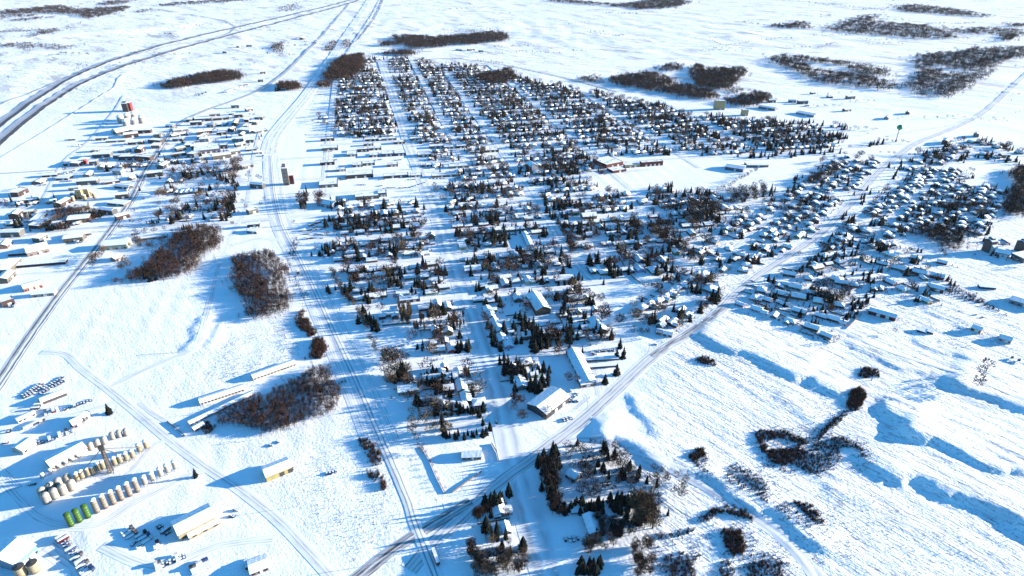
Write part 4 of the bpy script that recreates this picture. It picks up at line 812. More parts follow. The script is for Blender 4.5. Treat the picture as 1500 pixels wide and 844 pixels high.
# ------------------------------------------------------------------ vehicles
def car_proto(name, L, W, h, style):
    e = empty(name); HELD.append(e); b = MB(); c = MB(); s = MB()
    if style == 'pickup':
        b.slabx([(-W/2, .35), (W/2, .35), (W/2, .95), (-W/2, .95)], -L/2, L/2); b.box(-L/2, -L*.05, -W/2, -W/2+.1, .95, 1.25); b.box(-L/2, -L*.05, W/2-.1, W/2, .95, 1.25); b.box(-L/2, -L/2+.1, -W/2+.1, W/2-.1, .95, 1.25)
        c.add([(-L*.05,-W/2+.05,.95),(L*.24,-W/2+.05,.95),(L*.24,W/2-.05,.95),(-L*.05,W/2-.05,.95),(-L*.02,-W/2+.2,1.75),(L*.14,-W/2+.2,1.75),(L*.14,W/2-.2,1.75),(-L*.02,W/2-.2,1.75)], [(0,3,2,1),(4,5,6,7),(0,1,5,4),(1,2,6,5),(2,3,7,6),(3,0,4,7)])
        s.box(-L*.02, L*.13, -W/2+.22, W/2-.22, 1.753, 1.85); s.box(-L/2+.12, -L*.07, -W/2+.12, W/2-.12, .955, 1.15); s.box(L*.27, L/2-.15, -W/2+.12, W/2-.12, .955, 1.02)
    elif style == 'car':
        b.slabx([(-W/2, .3), (W/2, .3), (W/2, .85), (-W/2, .85)], -L/2, L/2)
        c.add([(-L*.36,-W/2+.05,.85),(L*.22,-W/2+.05,.85),(L*.22,W/2-.05,.85),(-L*.36,W/2-.05,.85),(-L*.25,-W/2+.22,1.45),(L*.06,-W/2+.22,1.45),(L*.06,W/2-.22,1.45),(-L*.25,W/2-.22,1.45)], [(0,3,2,1),(4,5,6,7),(0,1,5,4),(1,2,6,5),(2,3,7,6),(3,0,4,7)])
        s.box(-L*.25, L*.06, -W/2+.24, W/2-.24, 1.453, 1.55); s.box(L*.25, L/2-.12, -W/2+.12, W/2-.12, .853, .93)
    elif style == 'trailer':
        b.box(-L/2, L/2, -W/2, W/2, .9, h); s.box(-L/2+.05, L/2-.05, -W/2+.05, W/2-.05, h+.003, h+.16); c.box(-L/2-.6, -L/2, -.3, .3, .8, 1.1)
    elif style == 'flatbed':
        b.box(-L/2, L/2, -W/2, W/2, .9, 1.15); s.box(-L/2+.2, L/2-2.7, -W/2+.1, W/2-.1, 1.153, 1.6); c.box(L/2-2.3, L/2, -W/2, W/2, 1.15, 2.9)
    b.build('body', 'carpaint', e); c.build('cabin', 'glass' if style in ('car', 'pickup') else 'carpaint', e); s.build('snow_cap', 'roofsnow', e)
    for sx in (-1, 1):
        for sy in (-1, 1):
            m = MB(); m.tube((sx*L*.31, sy*(W/2-.22), .36), (sx*L*.31, sy*(W/2+.02), .36), .38, .38, 10); m.build('wheel', 'rubber', e)
    return e
CAR = {'pickup': car_proto('pickup_truck', 5.8, 2.0, 0, 'pickup'), 'car': car_proto('parked_car', 4.6, 1.8, 0, 'car'), 'trailer': car_proto('cargo_trailer', 7.5, 2.5, 2.9, 'trailer'), 'long': car_proto('semi_trailer', 14, 2.6, 3.9, 'trailer'), 'flat': car_proto('flatbed_truck', 9, 2.5, 0, 'flatbed')}
CC = [((.55, .55, .55), 'silver'), ((.03, .03, .04), 'black'), ((.60, .60, .58), 'white'), ((.10, .02, .02), 'dark red'), ((.04, .07, .16), 'blue'), ((.09, .09, .10), 'grey')]
KN = {'pickup': ('pickup truck', 'pickup truck'), 'car': ('car', 'car'), 'trailer': ('boxy cargo trailer', 'trailer'), 'long': ('long semi-trailer', 'trailer'), 'flat': ('flatbed truck', 'truck')}
def cars(a, b, n, kinds, head=None, group='vehicles parked in the yards', jit=.3):
    p = np.array(G(*a)); q = np.array(G(*b)); an = math.atan2(*(q-p)[::-1])
    for k in range(n):
        c = p+(q-p)*(k/(n-1) if n > 1 else 0); kk = random.choice(kinds); col, cn = random.choice(CC); hd = (an+pi/2 if head is None else head)+random.uniform(-.05, .05)
        o = place(CAR[kk], c[0]+random.uniform(-jit, jit), c[1]+random.uniform(-jit, jit), hd, color=col); reg(o, cn+' '+KN[kk][0], KN[kk][1], group)
        BLD.append((c[0], c[1], 3))
IA = ang((105,770),(202,719))
cars((91,788),(130,840),15,['flat','trailer','pickup'], group='row of snow-capped vehicles beside the green bins')
cars((53,651),(62,647),3,['pickup']); cars((68,647),(108,631),9,['pickup','car','flat','trailer'], group='snow-capped trucks parked in the upper yard')
cars((34,580),(60,563),8,['car','pickup']); cars((36,583),(66,566),8,['car','pickup']); cars((60,577),(95,558),9,['car','pickup']); cars((65,570),(92,553),8,['car','pickup'])
cars((67,607),(84,601),4,['flat','trailer']); cars((95,600),(133,587),9,['car','pickup','trailer']); cars((42,627),(60,618),5,['trailer'], head=IA); cars((52,600),(60,590),3,['trailer'])
cars((187,778),(193,786),3,['flat']); cars((197,797),(206,801),2,['pickup']); cars((206,785),(216,792),3,['flat'],head=IA); cars((232,770),(246,782),5,['car','pickup','trailer'])
cars((362,829),(380,822),5,['trailer','pickup']); cars((377,836),(390,830),4,['car']); cars((230,833),(270,815),9,['car','pickup','flat']); cars((282,838),(305,826),6,['trailer','flat']); cars((340,757),(345,748),2,['pickup'])
cars((232,800),(262,788),1,['flat']); cars((425,689),(430,686),2,['pickup']); cars((396,653),(408,648),2,['car']); cars((479,694),(493,691),4,['car','trailer','pickup'])
cars((12,634),(14,630),2,['car']); cars((8,650),(10,646),1,['pickup']); cars((50,710),(52,708),1,['car']); cars((44,711),(46,709),1,['car'])
for a, b, n in [((455,332),(475,322),6),((441,338),(478,336),9),((445,343),(478,345),8),((452,350),(470,350),4),((460,335),(480,333),5)]: cars(a, b, n, ['car','pickup','car','trailer'], head=GA+.3, jit=2.5, group='vehicles crowded in the yard right of the rail line')
cars((825,590),(845,578),3,['pickup','car']); cars((828,588),(846,588),4,['car']); cars((836,580),(842,581),2,['car']); cars((826,616),(836,613),3,['car','pickup']); cars((819,575),(822,575),1,['pickup']); cars((836,573),(840,573),1,['car'])
cars((875,515),(900,513),9,['car','pickup']); cars((867,516),(872,520),3,['car']); cars((711,727),(712,726),1,['car'],head=.5); cars((638,818),(640,822),1,['long'],head=2.0); cars((727,619),(728,619),1,['car'],head=1.7)
cars((575,509),(592,506),4,['car']); cars((825,742),(846,743),3,['pickup','car'],head=.3); cars((828,791),(846,789),4,['pickup','car']); cars((500,398),(502,398),1,['car']); cars((600,395),(620,390),5,['car'],head=GA)
cars((525,271),(535,271),5,['car'],head=1.9); cars((492,262),(498,262),3,['car']); cars((600,275),(622,268),6,['car']); cars((740,300),(760,297),4,['car'],head=GA); cars((555,273),(560,272),3,['car']); cars((630,262),(650,262),5,['car'],head=GA)
cars((330,136),(360,125),9,['flat','long'],head=.9); cars((287,140),(302,136),4,['trailer','flat']); cars((315,182),(332,183),7,['long'],head=1.5); cars((168,96.5),(168.5,96),1,['long'],head=.9); cars((110,214),(118,214),3,['flat']); cars((1045,350),(1060,345),3,['pickup'],head=.6); cars((100,206),(106,206),2,['long'],head=GA)
cars((95,255),(110,252),7,['car','pickup','flat']); cars((20,303),(28,300),3,['flat']); cars((300,136),(290,141),3,['flat']); cars((1395,700),(1395,700),0,['car']); cars((150,235),(160,233),5,['car','trailer'])
cars((1000,340),(1008,338),2,['car']); cars((960,505),(975,502),1,['car']); cars((1430,462),(1440,466),2,['car']); cars((1480,528),(1490,532),2,['flat']); cars((1095,418),(1102,412),2,['pickup'])
# ------------------------------------------------------------------ poles and fences
def pole_proto():
    e = empty('power_pole'); HELD.append(e); m = MB(); m.tube((0, 0, -.5), (0, 0, 11), .17, .11, 6); m.build('pole', 'wood', e)
    for z in (10.2, 9.2):
        m = MB(); m.box(-1.3, 1.3, -.07, .07, z, z+.14); m.build('crossarm', 'wood', e)
    m = MB(); [m.tube((x, 0, 10.34), (x, 0, 10.6), .06, .06, 5) for x in (-1.2, -.5, .5, 1.2)]; m.build('insulators', 'grey metal', e); return e
PP = pole_proto()
for k, (u, v) in enumerate([(662,797),(694,785),(602,685),(582,642),(551,600),(557,665),(760,762),(744,712),(520,832),(578,822),(436,742),(300,605),(261,517),(18,500),(60,450),(690,520),(716,440),(756,712),(640,745),(560,752),(860,600),(905,555),(950,515),(1000,470),(1060,430),(430,420),(445,455),(462,495),(480,540),(420,378)]):
    x, y = G(u, v); reg(place(PP, x, y, GA+random.uniform(-.3, .3)), 'slim wooden power pole', 'power pole', 'wooden power poles')
def fence(pts, label, h=1.6, matn='wood', gap=3, solid=True):
    P = PL(pts); o = None; m = MB(); r_ = MB(); 
    for i in range(len(P)-1):
        a, b = P[i], P[i+1]; L = np.hypot(*(b-a)); n = max(1, int(L/gap)); d = (b-a)/L; nrm = np.array([-d[1], d[0]])
        for k in range(n):
            p = a+(b-a)*k/n; q = a+(b-a)*(k+1)/n; z = gz(*p); z2 = gz(*q)
            m.box(p[0]-.09, p[0]+.09, p[1]-.09, p[1]+.09, z-.4, z+h+.15)
            w2 = nrm*.03
            for za, zb in (((.15, h),) if solid else ((.4, .5), (.9, 1.0))):
                r_.add([(p[0]+s*w2[0], p[1]+s*w2[1], z+zz) for s in (-1, 1) for zz in (za, zb)]+[(q[0]+s*w2[0], q[1]+s*w2[1], z2+zz) for s in (-1, 1) for zz in (za, zb)], [(0,1,5,4),(2,6,7,3),(1,3,7,5),(0,4,6,2),(0,2,3,1),(4,5,7,6)])
    x, y = P[0]; e = empty('fence', x, y, gz(x, y)); 
    for nm, mb in (('posts', m), ('boards' if solid else 'rails', r_)):
        ob = mb.build(nm, matn, e); ob.location = (-x, -y, -gz(x, y))
    return tag(e, label, 'fence')
fence([(663,722),(706,691)], 'dark board fence beside the villa lot running up to the right', 1.8)
fence([(652,723),(640,700),(628,672),(618,655)], 'pinkish rail fence left of the three-gabled villa lot', 1.3, 'redbrick')
fence([(720,650),(728,664),(731,677)], 'short dark curved fence right of the villa', 2.2)
fence([(845,600),(864,583),(860,578)], 'fence between the dark-gabled hall and the main road', 1.2, solid=False)
fence([(938,711),(985,742),(1018,766)], 'thin dark fence crossing the white lot right of the grove', 1.2, 'wood', 4, False)
fence([(875,714),(925,680),(960,700)], 'rail fence enclosing the grove at its upper right', 1.1, 'wood', 4, False)
fence([(1038,720),(1060,735),(1020,765)], 'rail fence round the white lot right of the grove', 1.2, 'wood', 4, False)
fence([(615,485),(654,482)], 'dark fence along the parcel right of the tall poplars', 2.0)
fence([(560,478),(602,474)], 'dark hedge-like fence in front of the poplar lot', 2.0)
fence([(988,392),(1010,425),(1016,433)], 'fence line between the narrow lots in mid town', 1.5)
fence([(905,376),(925,405),(938,415)], 'diagonal board fence along the narrow back lots', 1.8)
fence([(1124,452),(1172,477),(1216,503)], 'long dark fence behind the lower right suburb', 1.7)
fence([(1240,482),(1262,460)], 'dark fence left of the long brown barn', 1.8)
fence([(1275,452),(1313,466)], 'dark fence along the far side of the brown barn', 2.0)
fence([(0,725),(32,713),(0,680)], 'thin fence crossing the blue-shadowed yard at far left', 1.2, 'wood', 5, False)
fence([(150,413),(230,402),(300,395)], 'field fence along the top of the left snowfield', 1.0, 'wood', 6, False)
fence([(245,618),(272,640)], 'short dark fence at the road end of the long sheds', 1.6)
fence([(200,521),(261,517)], 'thin fence line ending at a post in the left snowfield', 1.0, 'wood', 6, False)
# ------------------------------------------------------------------ fill the town grid with houses along its cross streets
def add_house(x, y, an, k, sc, hand=False, mind=13):
    for h in HS:
        if (h[0]-x)**2+(h[1]-y)**2 < mind*mind: return
    HS.append((x, y, an, k, sc, hand))
AV = [93, 275, 460, 645, 830, -95]
hr = random.Random(5)
for i, t in enumerate(TT+[3010]):
    for side in (-1, 1):
        if side > 0 and t == 3010: continue
        s = -230
        while s < 1250:
            s += hr.uniform(15.5, 20)
            tt = t+side*hr.uniform(20, 25); x, y = XY(s, tt)
            if min(abs(s-a) for a in AV) < 13 or not inpoly(x, y, TW) or inpoly(x, y, COMM) or any(inpoly(x, y, q) for q in OPEN): continue
            if hr.random() < .12 or near_road(x, y, 6) or not free(x, y, 9): continue
            add_house(x, y, GA+(0 if side > 0 else pi)+hr.uniform(-.03, .03)+(pi/2 if hr.random() < .2 else 0), hr.choice([0, 0, 0, 1, 2, 3, 4, 5]), hr.uniform(.85, 1.1))
            if hr.random() < .45:                # a garage on the back lane
                gx2, gy2 = XY(s+hr.uniform(-4, 4), tt+side*hr.uniform(17, 24)); 
                if inpoly(gx2, gy2, TW) and not near_road(gx2, gy2, 3) and free(gx2, gy2, 6): HS.append((gx2, gy2, GA, -1, hr.uniform(.8, 1.1), False))
# blocks between distant cross streets are deep: a middle row
for (t0, t1) in zip(TT[:-1], TT[1:]):
    if t1-t0 > 88:
        s = -120
        while s < 1200:
            s += hr.uniform(18, 26); x, y = XY(s, (t0+t1)/2+hr.uniform(-4, 4))
            if inpoly(x, y, TW) and not inpoly(x, y, COMM) and not any(inpoly(x, y, q) for q in OPEN) and not near_road(x, y, 5) and free(x, y, 8) and hr.random() < .7: add_house(x, y, GA+hr.choice([0, pi/2]), hr.choice([0, 0, 4, 2]), hr.uniform(.65, .95), mind=12)
HS = [h for h in HS if not near_road(h[0], h[1], 3.5 if not h[5] else -2)]
HS.sort(key=lambda h: h[0]**2+(h[1])**2)
NEARH = [h for h in HS if h[3] >= 0][:300]; NEARS = [h for h in HS if h[3] < 0 ][:120]
key = set(id(h) for h in NEARH+NEARS); FARH = [h for h in HS if id(h) not in key]
for (x, y, an, k, sc, hand) in NEARH:
    sc *= 1.06; p, lk = HP[k]; c, cn = random.choice(WALLC); c = tuple(q*random.uniform(.4, .75) for q in c)
    reg(place(p, x, y, an, (sc, sc, sc), c), '%s %s-walled house' % (lk, cn), 'house', 'houses of the snowy town')
for (x, y, an, k, sc, hand) in NEARS:
    c, cn = random.choice(WALLC); reg(place(SHED, x, y, an, (sc, sc, sc), c), '%s back-lane garage' % cn, 'garage', 'small garages on the back lanes')
# the remaining far houses, one object
def far_house(kind):
    m = MB()
    L, W, h, r = [(14, 9, 3, 2.3), (12, 10, 3, 2.4), (10, 8.5, 4.4, 3.2), (7, 6, 2.5, 1.5)][kind]
    gable_wall(m, L, W, h, r); m.m = [1]*len(m.f); o = len(m.f)
    m.slabx(chevron(W, .6, h-.05, r, .2), -L/2-.5, L/2+.5, 2); m.slabx(chevron(W, .57, h+.16, r, .32), -L/2-.47, L/2+.47, 0)
    for k in (-.3, .05, .32):
        for sy in (-1, 1): m.box(L*k-.7, L*k+.7, sy*W/2-.05, sy*W/2+.05, 1, 2.2, 3)
    if kind < 2:
        a = MB(); gable_wall(a, 6, 6, h-.02, 1.5); a.m = [1]*len(a.f); n0 = len(m.f); swap(a, m, -L*.25, -W/2-1.5)
        a = MB(); a.slabx(chevron(6, .57, h+.1, 1.5, .3), -3.4, 3); a.m = [0]*len(a.f); swap(a, m, -L*.25, -W/2-1.5)
    return tri(m)
FT = [far_house(k) for k in range(4)]
M['farwall'] = noisy('siding of many colours', (.06, .045, .04), (.32, .29, .27), .06, coord='Object', detail=5, lo=.40, hi=.60)
VV, TT_, KK, off = [], [], [], 0
for (x, y, an, k, sc, hand) in FARH:
    V, T, K = FT[3] if k < 0 else FT[{0: 0, 1: 0, 2: 1, 3: 0, 4: 2, 5: 1, 6: 1}[k]]; c, s = cos(an), sin(an); z = gz(x, y)
    VV.append(np.column_stack([(V[:, 0]*c-V[:, 1]*s)*sc+x, (V[:, 0]*s+V[:, 1]*c)*sc+y, V[:, 2]*sc+z])); TT_.append(T+off); KK.append(K); off += len(V)
o = fastmesh('far_houses', np.concatenate(VV), np.concatenate(TT_), 'roofsnow')
for q in ('farwall', 'fascia', 'glass'): o.data.materials.append(M[q])
o.data.polygons.foreach_set('material_index', np.concatenate(KK).astype(np.int32)); tag(o, 'the farther snow-roofed houses of the town beyond the nearer three hundred', 'houses', kind='stuff')
print('houses', len(HS), len(FARH))
# ------------------------------------------------------------------ trees
TRS = []; TRB = []; TRP = []                    # (x, y, height, kind)
def sp(u, v, h=15, k=None): x, y = G(u, v); TRS.append((x, y, h, random.randrange(4) if k is None else k))
def spl(a, b, n, h=13, jit=1.5, k=None):
    p = np.array(G(*a)); q = np.array(G(*b))
    for i in range(n):
        c = p+(q-p)*(i/max(1, n-1)); TRS.append((c[0]+random.gauss(0, jit), c[1]+random.gauss(0, jit), h*random.uniform(.75, 1.2), random.randrange(4) if k is None else k))
def ba(u, v, h=14, k=0): x, y = G(u, v); TRB.append((x, y, h, k))
def scat(poly, n, hs_, kind, L=None, k=(0,)):
    P = [G(*p) for p in poly]; xs = [p[0] for p in P]; ys = [p[1] for p in P]; c = 0; g = 0
    while c < n and g < n*60:
        g += 1; x = random.uniform(min(xs), max(xs)); y = random.uniform(min(ys), max(ys))
        if not inpoly(x, y, P): continue
        c += 1; h = random.uniform(*hs_)
        {'s': TRS, 'b': TRB, 'p': TRP}[kind].append((x, y, h, random.choice(k)))
sp(160,606,13); sp(287,699,11)
for q in [(838,531),(834,512,10),(853,516,9),(903,524,14),(908,510,15),(895,497,16),(913,525,16),(903,549,15),(886,562,13),(866,466,13),(832,460,12),(766,440,8),(816,436,9),(863,445,15),(858,447,14),(868,447,13),(895,495,12),(856,478,12),(769,800,17),(766,803,14),(771,797,15),(978,755,9),
          (1028,388,15),(1033,369,12),(1110,386,13),(1026,387,13),(867,391,14),(820,386,16),(884,417,12),(878,414,13),(774,414,8),(695,380,14),(725,370,22),(733,360,20),(740,361,18),(905,336,18),(885,336,16),(893,343,14),(918,336,13),(905,290,14),(948,290,12),(1012,282,12),(990,289,10),(810,358,14),(808,362,12),
          (1082,350,14),(1086,349,14),(1054,389,14),(1068,385,12),(1055,392,13),(1120,398,11),(1052,384,12),(955,375,15),(963,377,12),(970,372,17),(585,309,19),(610,303,20),(531,310,12),(541,309,13),(545,308,12),(560,307,12),(557,308,11),(506,315,13),(513,314,12),(496,317,13),(491,330,14),(520,322,15),(527,324,14),(533,330,16),(537,335,14),(575,318,14)]: sp(*q)
for q in [(538,470,17),(543,474,18),(549,478,16),(553,484,16),(545,485,15),(531,436,15),(536,440,15),(665,482,13),(671,512,12),(645,484,11),(636,540,9),(682,547,12),(686,551,11),(626,553,11),(640,550,11),(632,552,11),(662,556,11),(655,548,12),(648,556,11),(573,417,19),(578,414,20),(583,418,17),(570,421,15),(588,422,14),(615,420,17),(622,423,15),(608,420,14),(643,415,15),(560,415,14),(476,332,13),(628,556,10)]: sp(*q)
spl((596,563),(668,558),15,8.5,1.0); spl((622,556),(645,551),6,8); spl((645,620),(655,640),6,14,2); spl((652,642),(708,637),14,9,1.5); spl((672,606),(700,604),8,11); spl((706,606),(712,640),7,12,2); spl((646,606),(676,604),7,11,1.5)
spl((715,744),(738,735),12,14,3.5); spl((716,740),(724,752),5,13,2.5); spl((698,500),(705,540),3,14)
spl((732,530),(760,548),12,15,5); spl((722,540),(800,560),18,15,6); spl((735,555),(800,548),14,14,6); spl((738,570),(748,578),4,12,3); spl((770,480),(800,520),18,16,7); spl((765,470),(790,510),14,16,6); spl((800,500),(835,500),10,15,5); spl((828,486),(838,505),7,17,4); spl((720,500),(730,512),6,12,3); spl((752,560),(756,580),4,12); spl((812,462),(840,470),5,12,4)
spl((720,480),(724,505),7,14,2.5); spl((845,840),(880,836),10,11,1.6); spl((848,832),(876,828),9,11,1.6)
spl((800,675),(812,740),16,13,4); spl((790,680),(806,735),12,12,4); spl((808,660),(818,700),10,14,3); spl((806,655),(812,665),3,13); spl((828,645),(850,648),9,12,3); spl((875,690),(925,705),6,11,4); spl((883,655),(884,662),2,13); spl((873,682),(876,684),2,13); spl((918,684),(921,690),2,12); spl((934,692),(936,698),2,12); spl((948,710),(956,712),2,12); spl((893,672),(898,676),2,12)
spl((812,745),(935,742),26,11,2.5); spl((815,752),(910,748),14,10,3); spl((905,740),(920,755),7,13,4); spl((926,765),(938,770),4,10); spl((895,785),(912,783),4,10); spl((883,785),(905,780),8,9,4)
spl((685,398),(780,388),22,12,4); spl((690,392),(720,385),8,14,3); spl((790,350),(800,385),5,10); spl((815,420),(850,410),13,10,2); spl((795,415),(800,395),5,13); spl((840,425),(848,405),4,12); spl((665,345),(720,352),10,12,6); spl((745,290),(760,340),9,13,4); spl((795,310),(840,300),16,14,6); spl((758,250),(775,262),6,14,3); spl((820,250),(850,262),12,14,6); spl((812,255),(850,240),8,14,5)
spl((820,318),(840,338),14,14,4); spl((795,312),(812,325),12,14,4); spl((505,330),(540,335),14,14,4); spl((470,300),(506,303),12,9,2); spl((712,322),(735,330),14,14,5); spl((699,318),(712,325),8,12,3); spl((722,345),(732,352),5,18,2); spl((738,345),(745,350),3,18,2)
spl((195,292),(210,270),11,11,2); spl((203,280),(209,268),5,14,2); spl((217,327),(232,327),7,8,1); spl((234,322),(236,308),5,8,1); spl((318,260),(348,275),18,13,6); spl((330,325),(340,290),22,14,4); spl((340,310),(343,285),10,13,3); spl((312,310),(318,300),6,15,2); spl((275,262),(290,258),6,12,3); spl((210,395),(222,412),10,12,3); spl((270,336),(300,330),10,10,4); spl((68,337),(95,335),12,10,3); spl((115,320),(150,318),18,12,3)
spl((405,134),(415,130),7,20,3); spl((440,305),(448,282),5,16,2,); spl((1240,330),(1250,326),6,15,2); spl((1275,332),(1290,330),7,14,2); spl((1224,348),(1248,352),12,10,3); spl((1277,385),(1300,388),7,10,2); spl((1266,404),(1290,398),5,10); spl((1284,366),(1300,370),8,12,3); spl((1232,385),(1235,360),6,12,3); spl((1344,310),(1348,318),4,12); spl((1358,315),(1362,312),3,12); spl((1385,330),(1400,325),7,13,3); spl((1317,335),(1323,345),5,12); spl((1436,325),(1438,320),4,14,1.5); spl((1310,262),(1320,240),6,13,2); spl((1285,255),(1300,245),6,12,2); spl((1240,272),(1262,300),3,12); spl((1262,300),(1278,262),14,11,3); spl((1240,318),(1215,330),8,11,2); spl((1125,290),(1135,282),6,12,3); spl((1154,284),(1168,278),6,14,2); spl((1128,282),(1131,280),2,14); spl((1270,60),(1272,61),0)
spl((1172,432),(1262,395),12,8,4); spl((1245,470),(1280,425),16,9,3); spl((1235,475),(1255,440),10,9,2); spl((1205,372),(1225,356),16,8,2); spl((1180,392),(1205,370),18,7,1.5); spl((1160,402),(1178,392),8,6,1.5); spl((1148,450),(1152,445),2,10); spl((1188,452),(1190,455),2,9); spl((1445,345),(1447,343),2,12)
spl((1095,232),(1230,222),30,15,8); spl((1098,222),(1210,212),26,16,8); spl((1140,208),(1232,200),18,14,8); spl((1215,205),(1228,203),7,17,3); spl((1140,182),(1190,180),16,12,4); spl((1275,215),(1290,210),8,14,4); spl((482,108),(490,120),4,16)
# orchard, groves and bare trees
scat([(600,560),(660,565),(665,640),(605,640)], 46, (9,14), 'b', k=(0,1,3)); scat([(560,520),(600,530),(600,568),(565,565)], 60, (10,15), 'b', k=(0,3,3,2)); scat([(585,455),(602,455),(604,475),(588,478)], 26, (14,19), 'p', k=(0,)); scat([(603,470),(680,468),(680,485),(606,488)], 24, (11,16), 'p', k=(0,1))
scat([(190,340),(260,338),(262,365),(200,368)], 70, (7,10), 'b', k=(1,1,0)); scat([(130,375),(155,370),(155,398),(135,405)], 12, (10,14), 'b', k=(1,0,3)); scat([(172,385),(190,380),(192,405),(178,400)], 9, (9,13), 'b', k=(0,1,3)); scat([(165,410),(180,410),(180,418),(165,418)], 3, (9,11), 'b')
scat([(255,245),(350,240),(345,300),(245,320)], 70, (10,14), 'b', k=(0,1,2)); scat([(340,240),(358,232),(350,262),(335,300),(330,320),(322,320)], 60, (11,15), 'b', k=(2,0)); scat([(228,282),(246,282),(242,292),(230,292)], 9, (13,16), 'b', k=(3,))
scat([(438,282),(450,282),(450,312),(438,312)], 22, (13,16), 'p', k=(0,1)); scat([(463,290),(476,285),(478,305),(466,308)], 16, (12,15), 'b', k=(2,0)); scat([(1010,300),(1050,300),(1055,325),(1010,325)], 60, (12,16), 'b', k=(1,0)); scat([(1062,282),(1120,270),(1125,300),(1075,300)], 70, (10,15), 'b', k=(1,0)); scat([(1180,268),(1230,236),(1240,244),(1195,280)], 80, (10,15), 'b', k=(1,0)); scat([(1130,300),(1160,285),(1180,300),(1150,320)], 30, (9,12), 'b', k=(1,0,2))
scat([(940,335),(975,330),(1030,385),(1010,385)], 100, (8,12), 'b', k=(1,0)); scat([(820,420),(830,350),(842,352),(838,372)], 30, (9,12), 'b', k=(0,2)); scat([(822,340),(838,345),(846,372),(836,370)], 40, (9,12), 'b', k=(0,2)); scat([(1000,315),(1014,318),(1025,340),(1010,338)], 14, (9,12), 'b', k=(3,))
scat([(750,335),(700,330),(720,290),(770,300)], 20, (10,14), 'b', k=(0,1,2)); scat([(765,300),(800,290),(790,335),(770,340)], 20, (9,12), 'b', k=(0,1)); scat([(920,330),(990,325),(980,345),(920,350)], 50, (10,13), 'b', k=(1,0)); scat([(745,375),(800,375),(795,400),(745,398)], 30, (8,10), 'b', k=(1,1)); scat([(870,225),(890,258),(880,262),(866,235)], 22, (11,14), 'b', k=(3,2,0))
scat([(690,815),(770,815),(770,850),(695,850)], 60, (8,12), 'b', k=(3,1,0)); scat([(685,800),(695,798),(702,830),(690,830)], 14, (8,10), 'b', k=(0,)); scat([(720,745),(740,730),(700,765),(688,760)], 16, (8,11), 'b', k=(0,2)); scat([(788,672),(815,668),(825,760),(810,770)], 75, (8,12), 'b', k=(0,1)); scat([(825,650),(900,660),(960,710),(900,730),(840,735)], 85, (8,12), 'b', k=(1,0,0)); scat([(920,735),(960,735),(962,775),(925,775)], 50, (12,18), 'b', k=(3,3,0)); scat([(870,760),(920,770),(930,785),(880,790)], 44, (7,10), 'b', k=(0,1)); scat([(925,800),(955,795),(955,850),(930,850)], 50, (7,10), 'b', k=(2,0)); scat([(850,790),(900,795),(900,815),(855,815)], 20, (7,11), 'b', k=(1,3)); scat([(955,690),(1010,705),(1000,735),(960,715)], 24, (6,9), 'b', k=(1,3))
scat([(1020,448),(1055,432),(1060,440),(1028,458)], 34, (6,9), 'b', k=(0,2)); scat([(812,510),(832,515),(850,560),(835,565),(815,530)], 40, (8,12), 'b', k=(2,1,0)); scat([(750,585),(768,588),(770,618),(755,622)], 20, (9,12), 'b', k=(0,2)); scat([(930,460),(970,470),(950,492),(925,490)], 26, (6,8), 'b', k=(0,1)); scat([(700,470),(720,465),(720,500),(705,500)], 16, (10,14), 'b', k=(0,2,3)); scat([(795,600),(808,598),(806,620),(795,625)], 5, (9,11), 'b', k=(3,)); scat([(875,490),(900,485),(900,505),(850,505)], 20, (7,9), 'b', k=(0,2))
for q in [(635,300,17,3),(640,304,17,3),(641,285,17,3),(632,315,14,2),(646,325,15,3),(650,322,15,2),(742,285,15,3),(738,290,14,2),(748,295,16,3),(660,400,12,2),(706,372,14,1),(712,380,13,1),(672,378,12,2),(665,372,13,0),(660,345,12,1),(654,385,12,0),(570,385,15,1),(563,380,14,2),(500,338,12,0),(535,333,12,2),(590,330,14,0),(530,382,10,2),(505,395,12,2),(500,405,12,3),(430,330,10,3),(1430,570,16,1),(1434,558,16,1),(1439,548,18,1),(1427,575,14,1),(1310,490,8,1),(1205,425,16,0),(1215,430,15,0),(1210,422,15,2),(1225,438,14,1),(1235,432,14,1),(1430,317,14,3),(1437,312,14,1)]: ba(*q)
for q in [(1204,434),(1216,440),(1228,442),(1196,428),(1238,438)]:
    for _ in range(5): ba(q[0]+random.uniform(-8,8), q[1]+random.uniform(-5,5), random.uniform(10,15), random.choice([0,1,2]))
scat([(30,270),(120,230),(390,160),(395,330),(240,345),(20,330)], 130, (6,11), 'b', k=(0,0,1,2)); scat([(100,300),(160,290),(230,200),(380,180),(390,235),(240,262)], 30, (8,13), 's')
for q_ in range(22):
    u_, v_ = random.choice([(u, v) for u, v, _, _ in LEFTB]); cars((u_+4, v_+4), (u_+9, v_+3.3), 3, ['car', 'pickup', 'trailer', 'flat'], jit=2)
for q_ in range(14): u_ = random.uniform(470, 600); v_ = random.choice([223, 235, 251, 264, 276]); cars((u_, v_), (u_+8, v_-.5), 3, ['car', 'pickup'], jit=1, head=GA)
